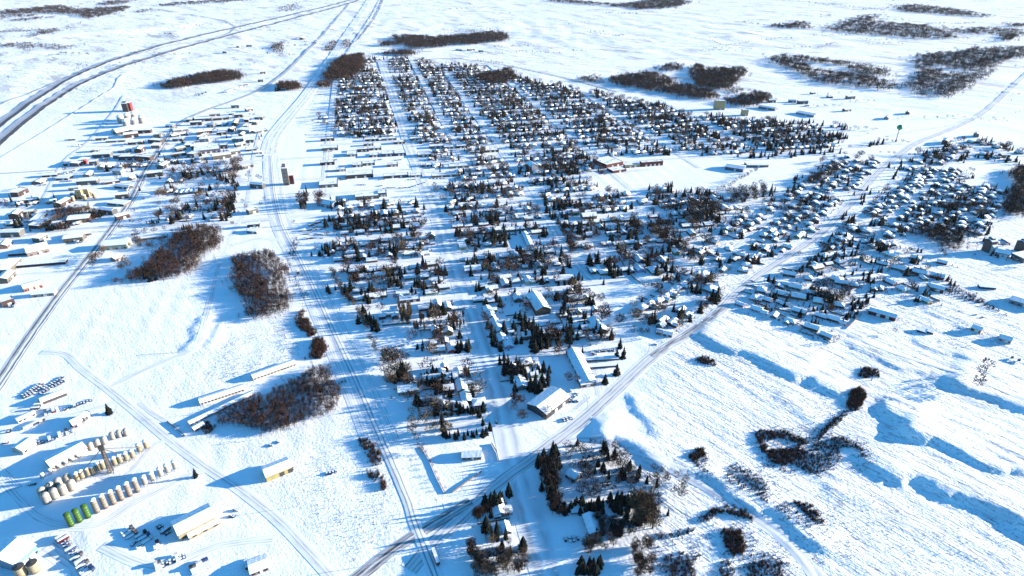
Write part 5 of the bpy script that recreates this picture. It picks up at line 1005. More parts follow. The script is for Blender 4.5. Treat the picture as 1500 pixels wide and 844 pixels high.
# long hedges of bare trees
def hedge(pts, gap, h, ks, jit=1.6):
    P = PL(pts)
    for i in range(len(P)-1):
        L = np.hypot(*(P[i+1]-P[i])); n = max(1, int(L/gap))
        for k in range(n):
            c = P[i]+(P[i+1]-P[i])*k/n; TRB.append((c[0]+random.gauss(0, jit), c[1]+random.gauss(0, jit), h*random.uniform(.7, 1.2), random.choice(ks)))
hedge([(486,398),(500,425),(512,445)], 1.9, 7, (3,0)); hedge([(512,438),(530,465),(540,485)], 1.7, 7.5, (3,3,2)); hedge([(543,495),(553,518)], 2.2, 6, (3,0)); hedge([(618,655),(640,698),(652,722)], 5, 3.5, (2,3)); hedge([(560,400),(640,398)], 9, 8, (1,2)); hedge([(700,90),(740,95)], 12, 10, (0,)); hedge([(925,370),(1000,365)], 5, 9, (1,0)); hedge([(570,120),(610,230),(640,290)], 16, 12, (0,1)); hedge([(740,130),(860,300)], 14, 12, (0,1,2)); hedge([(1040,290),(1110,250)], 10, 10, (1,)); hedge([(1282,207),(1350,212)], 8, 9, (1,3)); hedge([(1380,205),(1480,238)], 9, 7, (1,0)); hedge([(1290,225),(1350,232)], 12, 8, (0,)); hedge([(618,668),(606,640),(600,600)], 8, 9, (1,3))
# yard trees around every house
yr = random.Random(9)
for (x, y, an, k, sc, hand) in HS:
    far = y > 880
    for q in range(yr.choice([3, 4, 5, 6]) if far else (yr.choice([3, 3, 4, 5]) if y > 700 else yr.choice([2, 3, 3]))):
        a = yr.uniform(0, 6.28); r = yr.uniform(8, 30); X0 = x+r*cos(a); Y0 = y+r*sin(a); spruce = yr.random() < .42; hh = yr.uniform(8, 17)*(1 if far else 1.15); kk = yr.choice([0, 0, 1, 2, 3])
        u_, v_ = proj(X0, Y0); east = u_ > 1050 and v_ > 240
        if east:
            hh *= .72
            if yr.random() < .42: continue
        for c in range(yr.choice([1, 1, 2, 3, 5] if spruce else [1, 1, 2, 3])):
            X = X0+(yr.gauss(0, 4) if c else 0); Y = Y0+(yr.gauss(0, 4) if c else 0)
            if near_road(X, Y, 3) or not free(X, Y, 0) or inpoly(X, Y, COMM): continue
            if any((h[0]-X)**2+(h[1]-Y)**2 < 55 for h in HS if abs(h[0]-X) < 9): continue
            (TRS if spruce else TRB).append((X, Y, hh*yr.uniform(.7, 1.15), yr.randrange(4) if spruce else kk))
def indiv(lst, protos, look, cat, group, nmax, hmax=99):
    lst = [t for t in lst if free(t[0], t[1], -1.5) and not near_road(t[0], t[1], -1.5)]
    lst.sort(key=lambda t: math.hypot(t[0], t[1])); A = lst[:nmax]; B = lst[nmax:]
    for (x, y, h, k) in A:
        o = place(protos[k % len(protos)], x, y, random.uniform(0, 6.28), (h*random.uniform(.75, 1.3),)*2+(h,))
        hw = 'tall' if h > 13.5 else ('middling' if h > 9.5 else 'low'); lk = look[k % len(look)]
        reg(o, hw+' '+lk, cat, group)
    return B
restS = indiv(TRS, SPR, ['dark spruce'], 'spruce', 'spruces of the town', 300)
restB = indiv(TRB, BARE, ['brown bare tree', 'grey bare tree', 'russet bare tree', 'tan bare tree'], 'bare tree', 'leafless yard trees', 240)
restP = indiv(TRP, POP, ['tan slim poplar', 'brown slim poplar'], 'poplar', 'slim bare poplars', 60)
def arr(l, i): return [t[i] for t in l]
print('trees', len(TRS), len(TRB), len(TRP), 'rest', len(restS), len(restB))
tag(merged('far_spruces', LOSPR, arr(restS, 0), arr(restS, 1), arr(restS, 2), ['spruce', 'sprucesnow'], wscale=RNG.uniform(.75, 1.45, len(restS))), 'the farther dark spruces standing all over the distant town', 'spruces', kind='stuff')
for kk, mn, nm in ((0, 'twig', 'brown'), (1, 'twiggrey', 'grey'), (2, 'twigred', 'russet'), (3, 'twigtan', 'tan')):
    l = [t for t in restB+restP if t[3] == kk]
    if l: tag(merged('far_bare_trees', LOBARE, arr(l, 0), arr(l, 1), arr(l, 2), [mn]), 'the farther %s leafless trees of the distant town' % nm, 'bare trees', kind='stuff')
# ------------------------------------------------------------------ woods, thickets and reed beds
def wood(name, poly, spacing, h, mats, label, temps=None, ws=1.0, holes=(), hvar=.35, floor=True, edge=.0):
    P = np.array([G(*p) for p in poly]); x0, y0 = P.min(0); x1, y1 = P.max(0); n = int((x1-x0)*(y1-y0)/spacing**2)
    X = RNG.uniform(x0, x1, n); Y = RNG.uniform(y0, y1, n)
    jx = X+3*np.sin(Y*.07)+4*np.sin(X*.05+2)*spacing/4; jy = Y+3*np.sin(X*.06+1)*spacing/4
    m = polymask(P, jx, jy)
    for q in holes: m &= ~polymask(np.array([G(*p) for p in q]), X, Y)
    if edge: 
        dn = np.sin(X*.031+Y*.05)*np.sin(X*.083-Y*.027+1)+.5*np.sin(X*.17)*np.sin(Y*.13); m &= dn > edge-.9
    X = X[m]; Y = Y[m]
    if name == 'thicket': kq = np.ones(len(X), bool)
    gap = np.sin(X*.9/spacing+1.3*np.sin(Y*.35/spacing))*np.sin(Y*.8/spacing+1.7*np.sin(X*.3/spacing)); kq = (gap < .62) | (name == 'thicket'); X = X[kq]; Y = Y[kq]
    sd_ = np.where(RNG.random(len(X)) < .16, 3.2, .9)*spacing*(.45 if name == 'thicket' else 1); X = X+RNG.normal(0, 1, len(X))*sd_; Y = Y+RNG.normal(0, 1, len(X))*sd_
    Hh = h*RNG.uniform(1-hvar, 1+hvar*.6, len(X))*(1+.18*np.sin(X*.06)*np.sin(Y*.05))
    g = RNG.integers(0, len(mats), len(X)); k = 0
    cl = ((np.sin(X*.05+Y*.03)+np.sin(Y*.09-X*.04)+RNG.normal(0, .6, len(X))) > .6).astype(int) if len(mats) > 1 else np.zeros(len(X), int)
    for i, mn in enumerate(mats):
        I = np.where(cl == i)[0] if len(mats) == 2 else np.arange(len(X))
        if not len(I): continue
        o = merged(name, temps or WOODT, X[I], Y[I], Hh[I], [mn], wscale=np.full(len(I), ws)); tag(o, label+('' if i == 0 else ', its lighter-twigged growth'), 'wood' if name.startswith('wood') else 'grass' if name == 'dry_grass' else 'thicket', kind='stuff')
        if len(mats) == 1: break
NW = ['twig', 'twigred']; FW = ['twig', 'twiggrey']
wood('woodland', [(342,385),(362,374),(398,372),(420,400),(425,455),(400,466),(358,470),(352,440),(346,430)], 2.6, 9, NW, 'brown bare wood right of the left snowfield')
wood('woodland', [(318,612),(370,590),(425,560),(462,540),(484,542),(478,560),(494,572),(494,602),(470,612),(440,620),(405,636),(360,628),(325,622)], 2.0, 7.5, NW, 'dark brown wood beside the long storage sheds')
wood('woodland', [(262,345),(290,338),(324,336),(318,365),(300,372),(290,388),(262,410),(232,412),(205,412),(180,414),(212,395),(236,372)], 2.8, 10, NW, 'brown grove along the top of the left snowfield', ws=1.1)
wood('woodland', [(82,312),(100,304),(150,310),(152,318),(120,324),(84,322)], 2.8, 8, NW, 'brown thicket below the feed mill')
wood('woodland', [(55,335),(70,328),(100,330),(96,338),(60,338)], 3.0, 8, FW, 'dark thicket below the feed-mill wood')
wood('woodland', [(234,128),(250,121),(275,116),(310,108),(330,106),(352,108),(356,117),(320,122),(285,126),(255,131),(240,131)], 4.2, 13, ['twig', 'twiggrey'], 'dark shelterbelt wood in the upper left fields', ws=1.3)
wood('woodland', [(478,112),(492,92),(505,84),(530,82),(532,100),(520,112),(500,117),(480,120)], 4.2, 14, NW, 'brown wood at the far left corner of town', ws=1.3)
wood('woodland', [(466,128),(470,120),(484,121),(482,130)], 3.5, 10, NW, 'small russet wood by the corridor road', ws=1.2)
wood('woodland', [(406,132),(412,123),(430,122),(440,126),(438,133),(420,134)], 3.5, 12, NW, 'small brown wood left of the corridor road', ws=1.2)
wood('woodland', [(556,80),(600,74),(612,82),(580,82)], 5.6, 13, ['twig', 'twiggrey'], 'brown tree belt along the far town edge', ws=1.5)
wood('woodland', [(572,56),(600,54),(640,56),(690,52),(720,49),(744,52),(746,60),(720,63),(690,66),(660,68),(630,72),(600,72),(590,66),(556,70),(555,66),(585,62)], 7.7, 15, FW, 'long dark wood just beyond the town', ws=1.8)
wood('woodland', [(890,119),(920,112),(950,108),(965,112),(982,118),(984,124),(1000,128),(1040,136),(1058,142),(1056,148),(1010,145),(985,140),(950,134),(915,128),(893,123)], 5.6, 14, ['twig', 'twiggrey'], 'dark wood along the upper right town edge', ws=1.5)
wood('woodland', [(960,103),(985,95),(1004,97),(1000,104),(975,106)], 6.3, 12, FW, 'small bare clump behind the dark upper wood', ws=1.5)
wood('woodland', [(1014,112),(1015,98),(1028,98),(1030,105),(1060,102),(1090,104),(1088,112),(1072,128),(1060,133),(1022,130),(1018,118)], 5.6, 14, ['twig', 'twiggrey'], 'squarish dark wood beyond the upper right of town', ws=1.5)
wood('woodland', [(1062,150),(1080,144),(1110,137),(1130,142),(1128,148),(1105,158),(1066,154)], 4.9, 13, ['twig', 'twiggrey'], 'dark wood below the squarish upper wood', ws=1.4)
wood('woodland', [(1062,134),(1080,128),(1088,134),(1070,140)], 5.6, 9, FW, 'small bush patch between the two dark woods', ws=1.4)
wood('woodland', [(848,117),(870,112),(882,118),(880,123),(856,120)], 6.3, 10, FW, 'bare scrub on the far town edge', ws=1.5)
wood('woodland', [(1130,87),(1140,83),(1165,84),(1200,88),(1235,92),(1275,100),(1302,106),(1300,112),(1270,114),(1310,122),(1320,130),(1290,133),(1240,128),(1200,122),(1190,118),(1165,104),(1140,95)], 9.1, 14, FW, 'broad mottled wood beyond the town at upper right', ws=2.0, holes=[[(1172,92),(1225,96),(1262,106),(1225,110),(1190,104)]], edge=.35)
wood('woodland', [(1340,92),(1350,82),(1400,78),(1435,72),(1500,72),(1500,84),(1460,92),(1455,104),(1435,118),(1410,134),(1395,143),(1350,144),(1340,138),(1352,132),(1322,128),(1330,118),(1348,108)], 9.8, 14, FW, 'large dark wood left of the far right road', ws=2.0, holes=[[(1365,96),(1430,108),(1420,112),(1360,102)]], edge=.25)
wood('woodland', [(1207,45),(1230,36),(1262,26),(1290,22),(1275,32),(1320,36),(1365,40),(1400,55),(1405,58),(1345,58),(1300,54),(1250,50)], 14.0, 14, FW, 'long broken wood in the far right fields', ws=2.6, edge=.2)
wood('woodland', [(1310,10),(1340,8),(1400,15),(1445,24),(1440,27),(1380,22),(1320,18)], 15.4, 14, FW, 'thin wood belt at the upper right', ws=2.8, edge=.1)
wood('woodland', [(1390,44),(1430,42),(1500,45),(1500,52),(1440,52),(1400,49)], 14.0, 13, FW, 'pale wood belt at far right', ws=2.6, edge=.1)
wood('woodland', [(1464,54),(1482,52),(1488,58),(1470,62)], 9.1, 15, FW, 'round dark clump at far right', ws=2)
wood('woodland', [(1476,36),(1500,36),(1500,40),(1478,40)], 12.6, 14, FW, 'small far belt at the right frame edge', ws=2.2)
wood('woodland', [(1160,36),(1172,33),(1186,36),(1186,43),(1165,43),(1125,40),(1126,38)], 10.5, 13, FW, 'narrow far clump left of the broken wood', ws=2)
wood('woodland', [(860,4),(900,8),(940,4),(965,-4),(1010,-3),(1004,8),(975,13),(945,15),(910,11),(870,8),(800,2),(802,0)], 15.4, 16, FW, 'dark wood at the top edge of the photograph', ws=2.8)
wood('woodland', [(0,18),(30,15),(70,10),(98,10),(110,16),(160,12),(190,11),(180,17),(150,24),(128,29),(115,22),(60,20),(0,22)], 14.0, 14, FW, 'long dark wood at upper left', ws=2.6)
wood('woodland', [(0,24),(40,22),(60,24),(20,27),(0,27)], 14.0, 11, FW, 'short dark belt at the left frame edge', ws=2.4)
wood('woodland', [(10,30),(75,25),(78,26),(30,32)], 14.0, 10, FW, 'thin slanting belt at upper left', ws=2.4)
wood('woodland', [(55,52),(62,46),(84,42),(86,46),(62,56),(52,57)], 10.5, 10, NW, 'reddish marsh scrub at upper left', ws=2.2)
wood('woodland', [(0,46),(60,44),(60,46),(0,49)], 10.5, 7, NW, 'thin brown scrub line at upper left', ws=2.2)
wood('woodland', [(0,68),(20,62),(50,64),(112,68),(110,72),(80,74),(55,70),(30,72),(55,76),(40,77),(20,70),(0,71)], 9.1, 7, FW, 'branching marsh scrub at far upper left', ws=2.2, edge=.1)
wood('woodland', [(140,7),(160,3),(190,2),(188,6),(150,9)], 16.8, 14, FW, 'far clump at the top left', ws=2.8)
wood('woodland', [(225,9),(260,4),(320,1),(378,-2),(380,0),(300,6),(240,10)], 16.8, 12, FW, 'thin far belt along the top left', ws=2.8)
wood('woodland', [(402,18),(415,10),(438,5),(448,1),(432,8),(445,12),(420,18)], 15.4, 8, NW, 'marsh scrub by the highway at the top', ws=2.6, edge=.3)
wood('woodland', [(95,39),(110,34),(120,36),(105,41)], 12.6, 8, NW, 'small reddish scrub patch at upper left', ws=2.2)
wood('woodland', [(235,50),(250,50),(264,53),(262,56),(245,54)], 9.1, 6, NW, 'low brown scrub by the highway bend', ws=2)
wood('woodland', [(195,17),(218,14),(215,19),(198,20)], 14.0, 9, FW, 'small clump at upper left beyond the highway', ws=2.4)
wood('woodland', [(1482,256),(1490,247),(1510,255),(1520,300),(1505,318),(1474,316),(1470,300),(1484,290)], 3.3, 11, ['twig', 'twiggrey'], 'dark wood at the right frame edge', ws=1.2)
wood('woodland', [(1342,338),(1362,334),(1425,336),(1430,348),(1400,352),(1412,362),(1392,370),(1370,358),(1350,348)], 3.2, 9, ['twig', 'twiggrey'], 'dark wood in the right-hand suburb', ws=1.2)
wood('woodland', [(1376,302),(1440,298),(1440,306),(1376,308)], 3.5, 9, ['twig', 'twiggrey'], 'dark tree belt above the suburb wood', ws=1.2)
wood('woodland', [(400,68),(412,62),(418,64),(412,78),(404,78)], 5.6, 9, NW, 'brown scrub between the corridor roads', ws=1.3)
wood('woodland', [(475,70),(486,60),(494,62),(488,75),(478,76)], 5.6, 8, NW, 'brown scrub at the corridor junction', ws=1.3)
wood('woodland', [(505,60),(512,58),(514,66),(504,74)], 5.6, 8, NW, 'brown scrub right of the corridor junction', ws=1.3)
wood('woodland', [(700,112),(750,102),(760,118),(735,124),(700,120)], 4.9, 12, NW, 'russet grove in the far middle of town', ws=1.4)
SH = [tri(shrub_mb(tr, 26, .022)) for _ in range(4)]
def th(poly, sp_, h, mats, label, ws=1.0, edge=.0, holes=()): wood('thicket', poly, sp_*.72, h*1.1, mats, label, SH, ws, holes, edge=edge)
th([(436,462),(446,455),(455,480),(450,490),(440,480)], 2.2, 3.5, ['twigred', 'twigtan'], 'small russet thicket by the rail line')
th([(444,470),(457,468),(462,490),(450,494)], 2.2, 4, ['twig', 'twigred'], 'upper brown thicket along the rail line')
th([(454,498),(468,496),(476,515),(472,526),(458,524)], 2.2, 4.5, ['twigred', 'twig'], 'russet thicket above the dark brown wood')
th([(526,644),(540,646),(556,668),(558,680),(545,682),(530,660)], 2.1, 3.2, ['twigred', 'twig'], 'upper row of red-brown shrubs left of the rail line', edge=.3)
th([(542,688),(556,690),(566,700),(560,705),(545,700)], 2.1, 3.2, ['twig', 'twigred'], 'middle red-brown shrubs left of the rail line', edge=.1)
th([(560,706),(568,705),(571,716),(562,718)], 1.6, 3.4, ['twigred'], 'round dark red bush at the end of the shrub row')
th([(495,556),(505,560),(512,575),(505,582),(494,570)], 3, 2.4, ['twig', 'twiggrey'], 'small shrubs beside the dark brown wood', edge=.2)
th([(444,20),(447,21),(447,20)], 9, 3, ['twig'], 'scrub') if False else None
th([(425,345),(432,350),(432,380),(424,372)], 4, 3, ['twiggrey', 'twig'], 'sparse shrubs along the rail bed', edge=.5)
th([(428,395),(440,400),(458,450),(450,455)], 4.5, 2.5, ['twiggrey', 'twig'], 'sparse low shrubs between wood and rail line', edge=.5)
th([(1018,527),(1035,521),(1052,528),(1052,536),(1030,532)], 1.9, 2.6, ['twigred', 'twig'], 'brown scrub patch below the diagonal road')
th([(1256,545),(1270,537),(1290,543),(1290,552),(1272,556),(1258,552)], 1.9, 3.0, ['twigred', 'twig'], 'round brown scrub patch in the right field', edge=.05)
th([(1242,575),(1255,569),(1266,576),(1266,590),(1255,602),(1244,602),(1240,590)], 1.7, 3.4, ['twigred', 'twig'], 'brown thicket at the head of the ditch')
th([(1240,600),(1247,604),(1222,626),(1200,644),(1190,650),(1205,630)], 1.9, 2.4, ['twig', 'twigred'], 'scrub line along the ditch')
th([(1105,636),(1118,630),(1150,632),(1178,644),(1184,650),(1170,654),(1180,665),(1150,682),(1136,680),(1112,662)], 1.8, 2.6, ['twigred', 'twig'], 'brown reed ring round the frozen pond', holes=[[(1118,645),(1145,642),(1172,652),(1160,658),(1125,658)]], edge=.15)
th([(1190,652),(1225,640),(1262,660),(1262,672),(1225,680),(1205,700),(1180,690),(1160,680)], 2.2, 2.2, ['twig', 'twiggrey'], 'mixed brown scrub right of the ditch', edge=.3)
th([(1003,672),(1018,658),(1032,660),(1030,668),(1012,680)], 1.7, 3.2, ['twigred', 'twig'], 'dark brown thicket left of the frozen pond')
th([(1012,680),(1040,668),(1065,675),(1110,695),(1130,712),(1125,740),(1095,725),(1060,705),(1020,692)], 2.3, 2.0, ['twig', 'twiggrey'], 'spotty scrub between track and pond', edge=.45)
th([(1158,728),(1172,724),(1200,750),(1208,772),(1198,775),(1180,755)], 2.0, 2.8, ['twig', 'twigred'], 'scrub string in the lower right field', edge=.15)
th([(1130,740),(1160,735),(1190,765),(1180,775),(1145,760)], 2.9, 1.8, ['twiggrey', 'twig'], 'sparse scrub left of the lower right string', edge=.3)
th([(1048,782),(1060,776),(1085,780),(1090,795),(1085,812),(1068,818),(1055,800)], 1.8, 3.0, ['twigred', 'twig'], 'dark red-brown thicket at the lower right lot', edge=.05)
th([(975,815),(1000,808),(1030,815),(1070,825),(1085,850),(975,850)], 2.3, 2.4, ['twigred', 'twig'], 'broken russet scrub at the bottom edge', edge=.35)
th([(1095,830),(1125,815),(1145,820),(1150,850),(1095,850)], 2.2, 2.4, ['twig', 'twigred'], 'scrub at the bottom edge right of the track', edge=.3)
th([(1018,765),(1030,755),(1042,748),(1075,742),(1100,756),(1104,770),(1080,758),(1050,754),(1025,770)], 2.0, 2.6, ['twig', 'twigred'], 'hedge curving round the lower white lot', edge=.1)
th([(958,780),(990,778),(1018,770),(1018,776),(990,786),(960,790)], 2.2, 2.4, ['twig', 'twigred'], 'hedge below the white lot by the grove', edge=.1)
th([(1355,425),(1400,418),(1440,440),(1475,462),(1490,470),(1440,450)], 4, 2.6, ['twiggrey', 'twig'], 'scrub belt crossing the right-hand fields', edge=.4)
th([(225,590),(225,591),(226,590)], 3, 1, ['twig'], 'x') if False else None
th([(295,625),(310,618),(318,628),(305,636)], 2.2, 4, ['twiggrey', 'twig'], 'grey bush at the near end of the long sheds')
th([(130,165),(240,150),(250,162),(150,172)], 16, 1.5, ['twiggrey', 'twig'], 'sparse weeds near the elevators') if False else None
th([(1128,47),(1134,46),(1160,53),(1130,53)], 14, 5, ['twig', 'twigred'], 'small far scrub') if False else None
def tufts(poly, sp_, label, mats=('twigtan', 'twigred'), h=.8):
    wood('dry_grass', poly, sp_, h, list(mats), label, SH, 1.3, edge=.35)
tufts([(330,495),(420,480),(440,500),(420,530),(360,548),(320,560),(300,548)], 2.6, 'dry reddish grass poking through the snow above the long sheds')
tufts([(400,395),(432,470),(440,520),(420,540),(400,470)], 3, 'dry grass between the bare wood and the rail line')
tufts([(1105,625),(1200,625),(1265,650),(1270,690),(1200,705),(1110,680)], 2.2, 'dry brown reeds around the frozen pond', ('twigred', 'twig'), 1.2)
tufts([(1010,660),(1130,690),(1240,770),(1260,830),(1200,820),(1120,760),(1010,700)], 2.8, 'dry weeds in the lower right field', ('twig', 'twiggrey'), 1.0)
tufts([(960,790),(1110,770),(1180,850),(960,850)], 2.3, 'dry weeds at the bottom right edge', ('twigred', 'twig'), 1.2)
tufts([(990,520),(1060,515),(1200,560),(1260,600),(1200,620),(1050,560)], 3.6, 'sparse stubble below the lower right suburb', ('twiggrey', 'twig'), .8)
tufts([(1280,430),(1440,440),(1500,480),(1500,520),(1300,500)], 4, 'sparse weeds in the right-hand fields', ('twiggrey', 'twig'), .9)
tufts([(440,670),(560,640),(600,760),(520,820),(460,780)], 3, 'thin stubble left of the rail line', ('twiggrey', 'twigtan'), .7)
tufts([(1200,700),(1480,780),(1500,850),(1250,850)], 3.6, 'wind-combed stubble in the lower right corner', ('twiggrey', 'twig'), .7)
# fringe of far scrub on the plain
fr = np.random.default_rng(21)
def line(pts, gap, h, mn, label, ws=1.6, jit=6):
    P = PL(pts); xs = []; ys = []
    for i in range(len(P)-1):
        L = np.hypot(*(P[i+1]-P[i])); n = max(1, int(L/gap))
        for k in range(n):
            c = P[i]+(P[i+1]-P[i])*(k+fr.uniform(0, 1))/n; xs.append(c[0]+fr.normal(0, jit)); ys.append(c[1]+fr.normal(0, jit))
    tag(merged('tree_belt', WOODT, xs, ys, h*fr.uniform(.6, 1.2, len(xs)), [mn], wscale=np.full(len(xs), ws)), label, 'tree belt', kind='stuff')
line([(1125,0),(1180,4),(1240,10),(1300,17)], 11, 12, 'twiggrey', 'string of far trees along a country road at upper right', 2)
line([(1038,57),(1050,56),(1096,62),(1092,64),(1075,65),(1062,68),(1050,64),(1040,59)], 8, 6, 'twig', 'ring of scrub round a far pothole', 1.8, 4)
line([(1095,35),(1110,36),(1125,39)], 10, 9, 'twiggrey', 'dotted belt far beyond the town', 2)
line([(1300,2),(1370,-1),(1480,-3)], 18, 12, 'twiggrey', 'far hedgerow at the top right', 2.4)
line([(920,88),(1000,92)], 60, 5, 'twig', 'few far bushes on the plain', 2) if False else None
fl = random.Random(17)
for k, (u0, u1, v0, v1, n_) in enumerate([(0, 430, 2, 100, 34), (1080, 1500, 1, 75, 38), (560, 1080, 3, 80, 24), (1150, 1500, 135, 195, 12), (0, 160, 60, 140, 8), (0, 180, 100, 215, 0)]):
    for q in range(n_):
        u = fl.uniform(u0, u1); v = fl.uniform(v0, v1); du = fl.uniform(12, 60); dv = fl.uniform(-4, 4)
        line([(u, v), (u+du*.5, v+dv*.5+fl.uniform(-1, 1)), (u+du, v+dv)], fl.uniform(6, 18), fl.uniform(5, 10), fl.choice(['twig', 'twiggrey', 'twigred']), 'thin broken scrub line on the far plain at the %s' % ('upper left' if u < 400 else 'upper right' if u > 1080 else 'top middle'), fl.uniform(1.6, 2.4), fl.uniform(5, 16))
line([(540,38),(532,50),(524,60)], 9, 6, 'twiggrey', 'bushes on the verge of the corridor road', 1.5, 4)
line([(560,0),(545,20),(532,40)], 14, 7, 'twiggrey', 'bushes right of the corridor road near the top', 1.6, 6)
line([(335,120),(345,104),(300,112)], 30, 7, 'twig', 'loose trees near the shelterbelt', 1.2, 6)
# hedges, low shrubs and board fences between the back yards
SHR = {0: [], 1: [], 2: []}; YF = []
for (x, y, an, k, sc, hand) in HS:
    if k < 0: continue
    for q in range(yr.choice([3, 5, 8])):
        a = yr.uniform(0, 6.28); rr = yr.uniform(8, 20); X = x+rr*cos(a); Y = y+rr*sin(a)
        if not near_road(X, Y, 1) and free(X, Y, 1): SHR[yr.choice([0, 0, 1, 2])].append((X, Y, yr.uniform(1.6, 4.2)))
    if yr.random() < .6:
        a = an+pi/2; ox, oy = x+9*cos(an), y+9*sin(an); YF.append((ox+8*cos(a), oy+8*sin(a), a, yr.uniform(7, 13)))
    if yr.random() < .35: YF.append((x+17*cos(an+pi/2), y+17*sin(an+pi/2), an, yr.uniform(6, 11)))
for k, (mn, nm) in enumerate((('twig', 'brown'), ('twiggrey', 'grey'), ('twigred', 'russet'))):
    tag(merged('yard_shrubs', SH, arr(SHR[k], 0), arr(SHR[k], 1), arr(SHR[k], 2), [mn]), 'low %s garden shrubs around the houses' % nm, 'shrubs', kind='stuff')
e = empty('yard_fence'); HELD.append(e); m = MB(); m.box(-1, 1, -.05, .05, -.3, 1.7); m.build('boards', 'wood', e)
m = MB(); [m.box(x_-.012, x_+.012, -.09, .09, -.3, 1.9) for x_ in (-1, -.5, 0, .5, 1)]; m.build('posts', 'wood', e)
YF = [f for f in YF if not near_road(f[0], f[1], 2)]; YF.sort(key=lambda f: math.hypot(f[0], f[1]))
for (x, y, a, L) in YF[:290]: reg(place(e, x, y, a, (L, 1, 1)), 'board yard fence', 'fence', 'board fences between the yards')
VV = []; TT_ = []; off = 0
for (x, y, a, L) in YF[290:]:
    m = MB(); m.box(-L, L, -.06, .06, -.3, 1.8); V, T, K = tri(m); c, s_ = cos(a), sin(a)
    VV.append(np.column_stack([V[:, 0]*c-V[:, 1]*s_+x, V[:, 0]*s_+V[:, 1]*c+y, V[:, 2]+gz(x, y)])); TT_.append(T+off); off += len(V)
tag(fastmesh('far_yard_fences', np.concatenate(VV), np.concatenate(TT_), 'wood'), 'board fences between the yards of the farther blocks', 'fences', kind='stuff')
# ------------------------------------------------------------------ haze: thin blue air over everything
hm = MB(); hm.box(-13500, 13500, -300, 15000, -12, H+60); M['haze'] = bpy.data.materials.new('haze'); M['haze'].use_nodes = True
nt2 = M['haze'].node_tree; nt2.nodes.clear(); ou = nt2.nodes.new('ShaderNodeOutputMaterial'); pv = nt2.nodes.new('ShaderNodeVolumePrincipled')
pv.inputs['Color'].default_value = (.80, .88, 1, 1); pv.inputs['Density'].default_value = HAZE; nt2.links.new(pv.outputs[0], ou.inputs['Volume'])
if HAZE > 0: tag(hm.build('haze', 'haze'), kind='stuff', label='thin pale winter haze over the whole plain', cat='haze')
# ------------------------------------------------------------------ frozen pond, parking lots
def patch(name, poly, matn, lift=.12):
    P = PL(poly); z = float(np.mean(hgt(P[:, 0], P[:, 1]))); m = MB(); m.add([(x, y, gz(x, y)+lift) for x, y in P], [tuple(range(len(P)))]); o = m.build(name, matn); 
    if o.data.polygons[0].normal.z < 0: o.data.flip_normals()
    return tag(o, kind='structure')
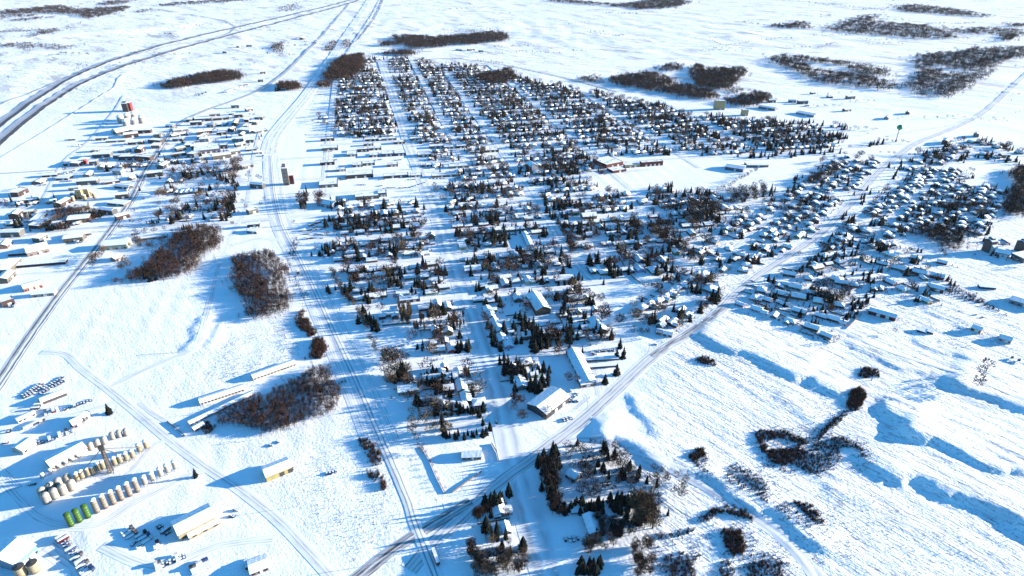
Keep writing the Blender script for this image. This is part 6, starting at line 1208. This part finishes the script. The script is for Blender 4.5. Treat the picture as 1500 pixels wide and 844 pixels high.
# ------------------------------------------------------------------ labels that single each thing out
LM = [('the green fertilizer bins',117,764),('the cream farm shed',285,768),('the yellow-walled shed',406,692),('the steel leg tower',163,692),('the machine hall',18,818),('the long storage sheds',325,580),('the dark brown wood',410,590),
('the lone yard spruce',160,606),('the arched hut',78,583),('the left snowfield',200,470),('the brown bare wood',385,420),('the pale-walled warehouse',172,362),('the open-bay sheds',57,388),('the feed mill',122,290),('the five storage units',272,282),('the bare orchard',228,352),
('the white domed silos',194,180),('the upper-left elevator',186,163),('the largest flat warehouse',304,221),('the red sign block',124,240),('the shelterbelt wood',295,118),('the mid-town elevator',420,270),('the crowded vehicle yard',465,340),('the white gabled hall',481,301),
('the widest flat shop roof',527,258),('the tall poplars',595,468),('the three-gabled villa',690,668),('the dark-gabled hall',803,594),('the long motel',850,541),('the motel carports',880,533),('the steep church hall',788,450),('the walled grove',870,700),('the long grove building',867,772),
('the rail crossing',620,775),('the house by the big spruce',730,747),('the big lone spruce',769,800),('the curved villas cluster',975,437),('the narrow back lots',920,390),('the vacant-lot grove',1032,315),('the dark red school',890,243),('the red school block',953,242),('the dark sports hall',1077,248),
('the yellow apartment tower',1053,160),('the care home',1183,169),('the green water tower',1312,208),('the brown barn at right',1292,462),('the right-hand elevator towers',1470,370),('the suburb wood',1390,350),('the lone farmhouse at right',1430,486),('the diagonal road bend',1120,398),('the slim suburb spruce row',1190,385),
('the second house chain',690,585),('the street-side house chain',728,480),('the first low spruce row',632,558),('the square spruce row',680,638),('the mid-town spruce row',735,388),('the long mid-town hall',823,411),('the far cross streets',700,215),('the tall twin spruces',728,360),('the steep-roofed church',780,247),('the frozen pond',1145,650),
('the long-fenced suburb corner',1170,470),('the upper suburb rows',1200,300),('the far suburb rows',1360,270),('the hedge beside the rail line',513,440),('the four tall spruces',578,418),('the scrub by the rail line',550,670),('the left frame edge',5,620),('the bottom frame edge',700,840),('the avenue in mid town',830,370),('the two front spruces',598,306),
('the carports field corner',910,515),('the corridor bend',402,245),('the small hamlet houses',310,290),('the upper yards',340,180),('the second cross street',560,382),('the main street far end',590,180),('the main street near end',760,700)]
LMX = [(n,)+G(u, v) for n, u, v in LM]
from collections import defaultdict
BK = defaultdict(list)
for r in REG:
    o, look, cat, grp, x, y = r; d, n, lx, ly = min((math.hypot(x-lx, y-ly), n, lx, ly) for n, lx, ly in LMX)
    dx, dy = x-lx, y-ly
    side = ('right of' if dx > 0 else 'left of') if abs(dx) > abs(dy) else ('beyond' if dy > 0 else 'in front of')
    BK[(look, side, n)].append(r)
OR = ['leftmost', 'second', 'third', 'fourth', 'fifth', 'sixth', 'seventh', 'eighth', 'ninth', 'tenth', 'eleventh', 'twelfth', 'thirteenth', 'fourteenth', 'fifteenth', 'sixteenth', 'seventeenth', 'eighteenth', 'nineteenth', 'twentieth', '21st', '22nd', '23rd', '24th', '25th', '26th', '27th', '28th', '29th', '30th']+['%dth' % q if q % 10 not in (1, 2, 3) else '%d%s' % (q, {1: 'st', 2: 'nd', 3: 'rd'}[q % 10]) for q in range(31, 80)]
for (look, side, n), L_ in BK.items():
    L_.sort(key=lambda r: proj(r[4], r[5])[0])
    for k, (o, _, cat, grp, x, y) in enumerate(L_):
        if len(L_) == 1: lb = '%s %s %s' % (look, side, n)
        elif k == 0: lb = 'leftmost %s %s %s' % (look, side, n)
        elif k == len(L_)-1: lb = 'rightmost %s %s %s' % (look, side, n)
        else: lb = '%s %s from left, %s %s' % (OR[k], look, side, n)
        tag(o, lb, cat, grp)
for e in HELD: kill(e)
print('objects', len(bpy.data.objects))
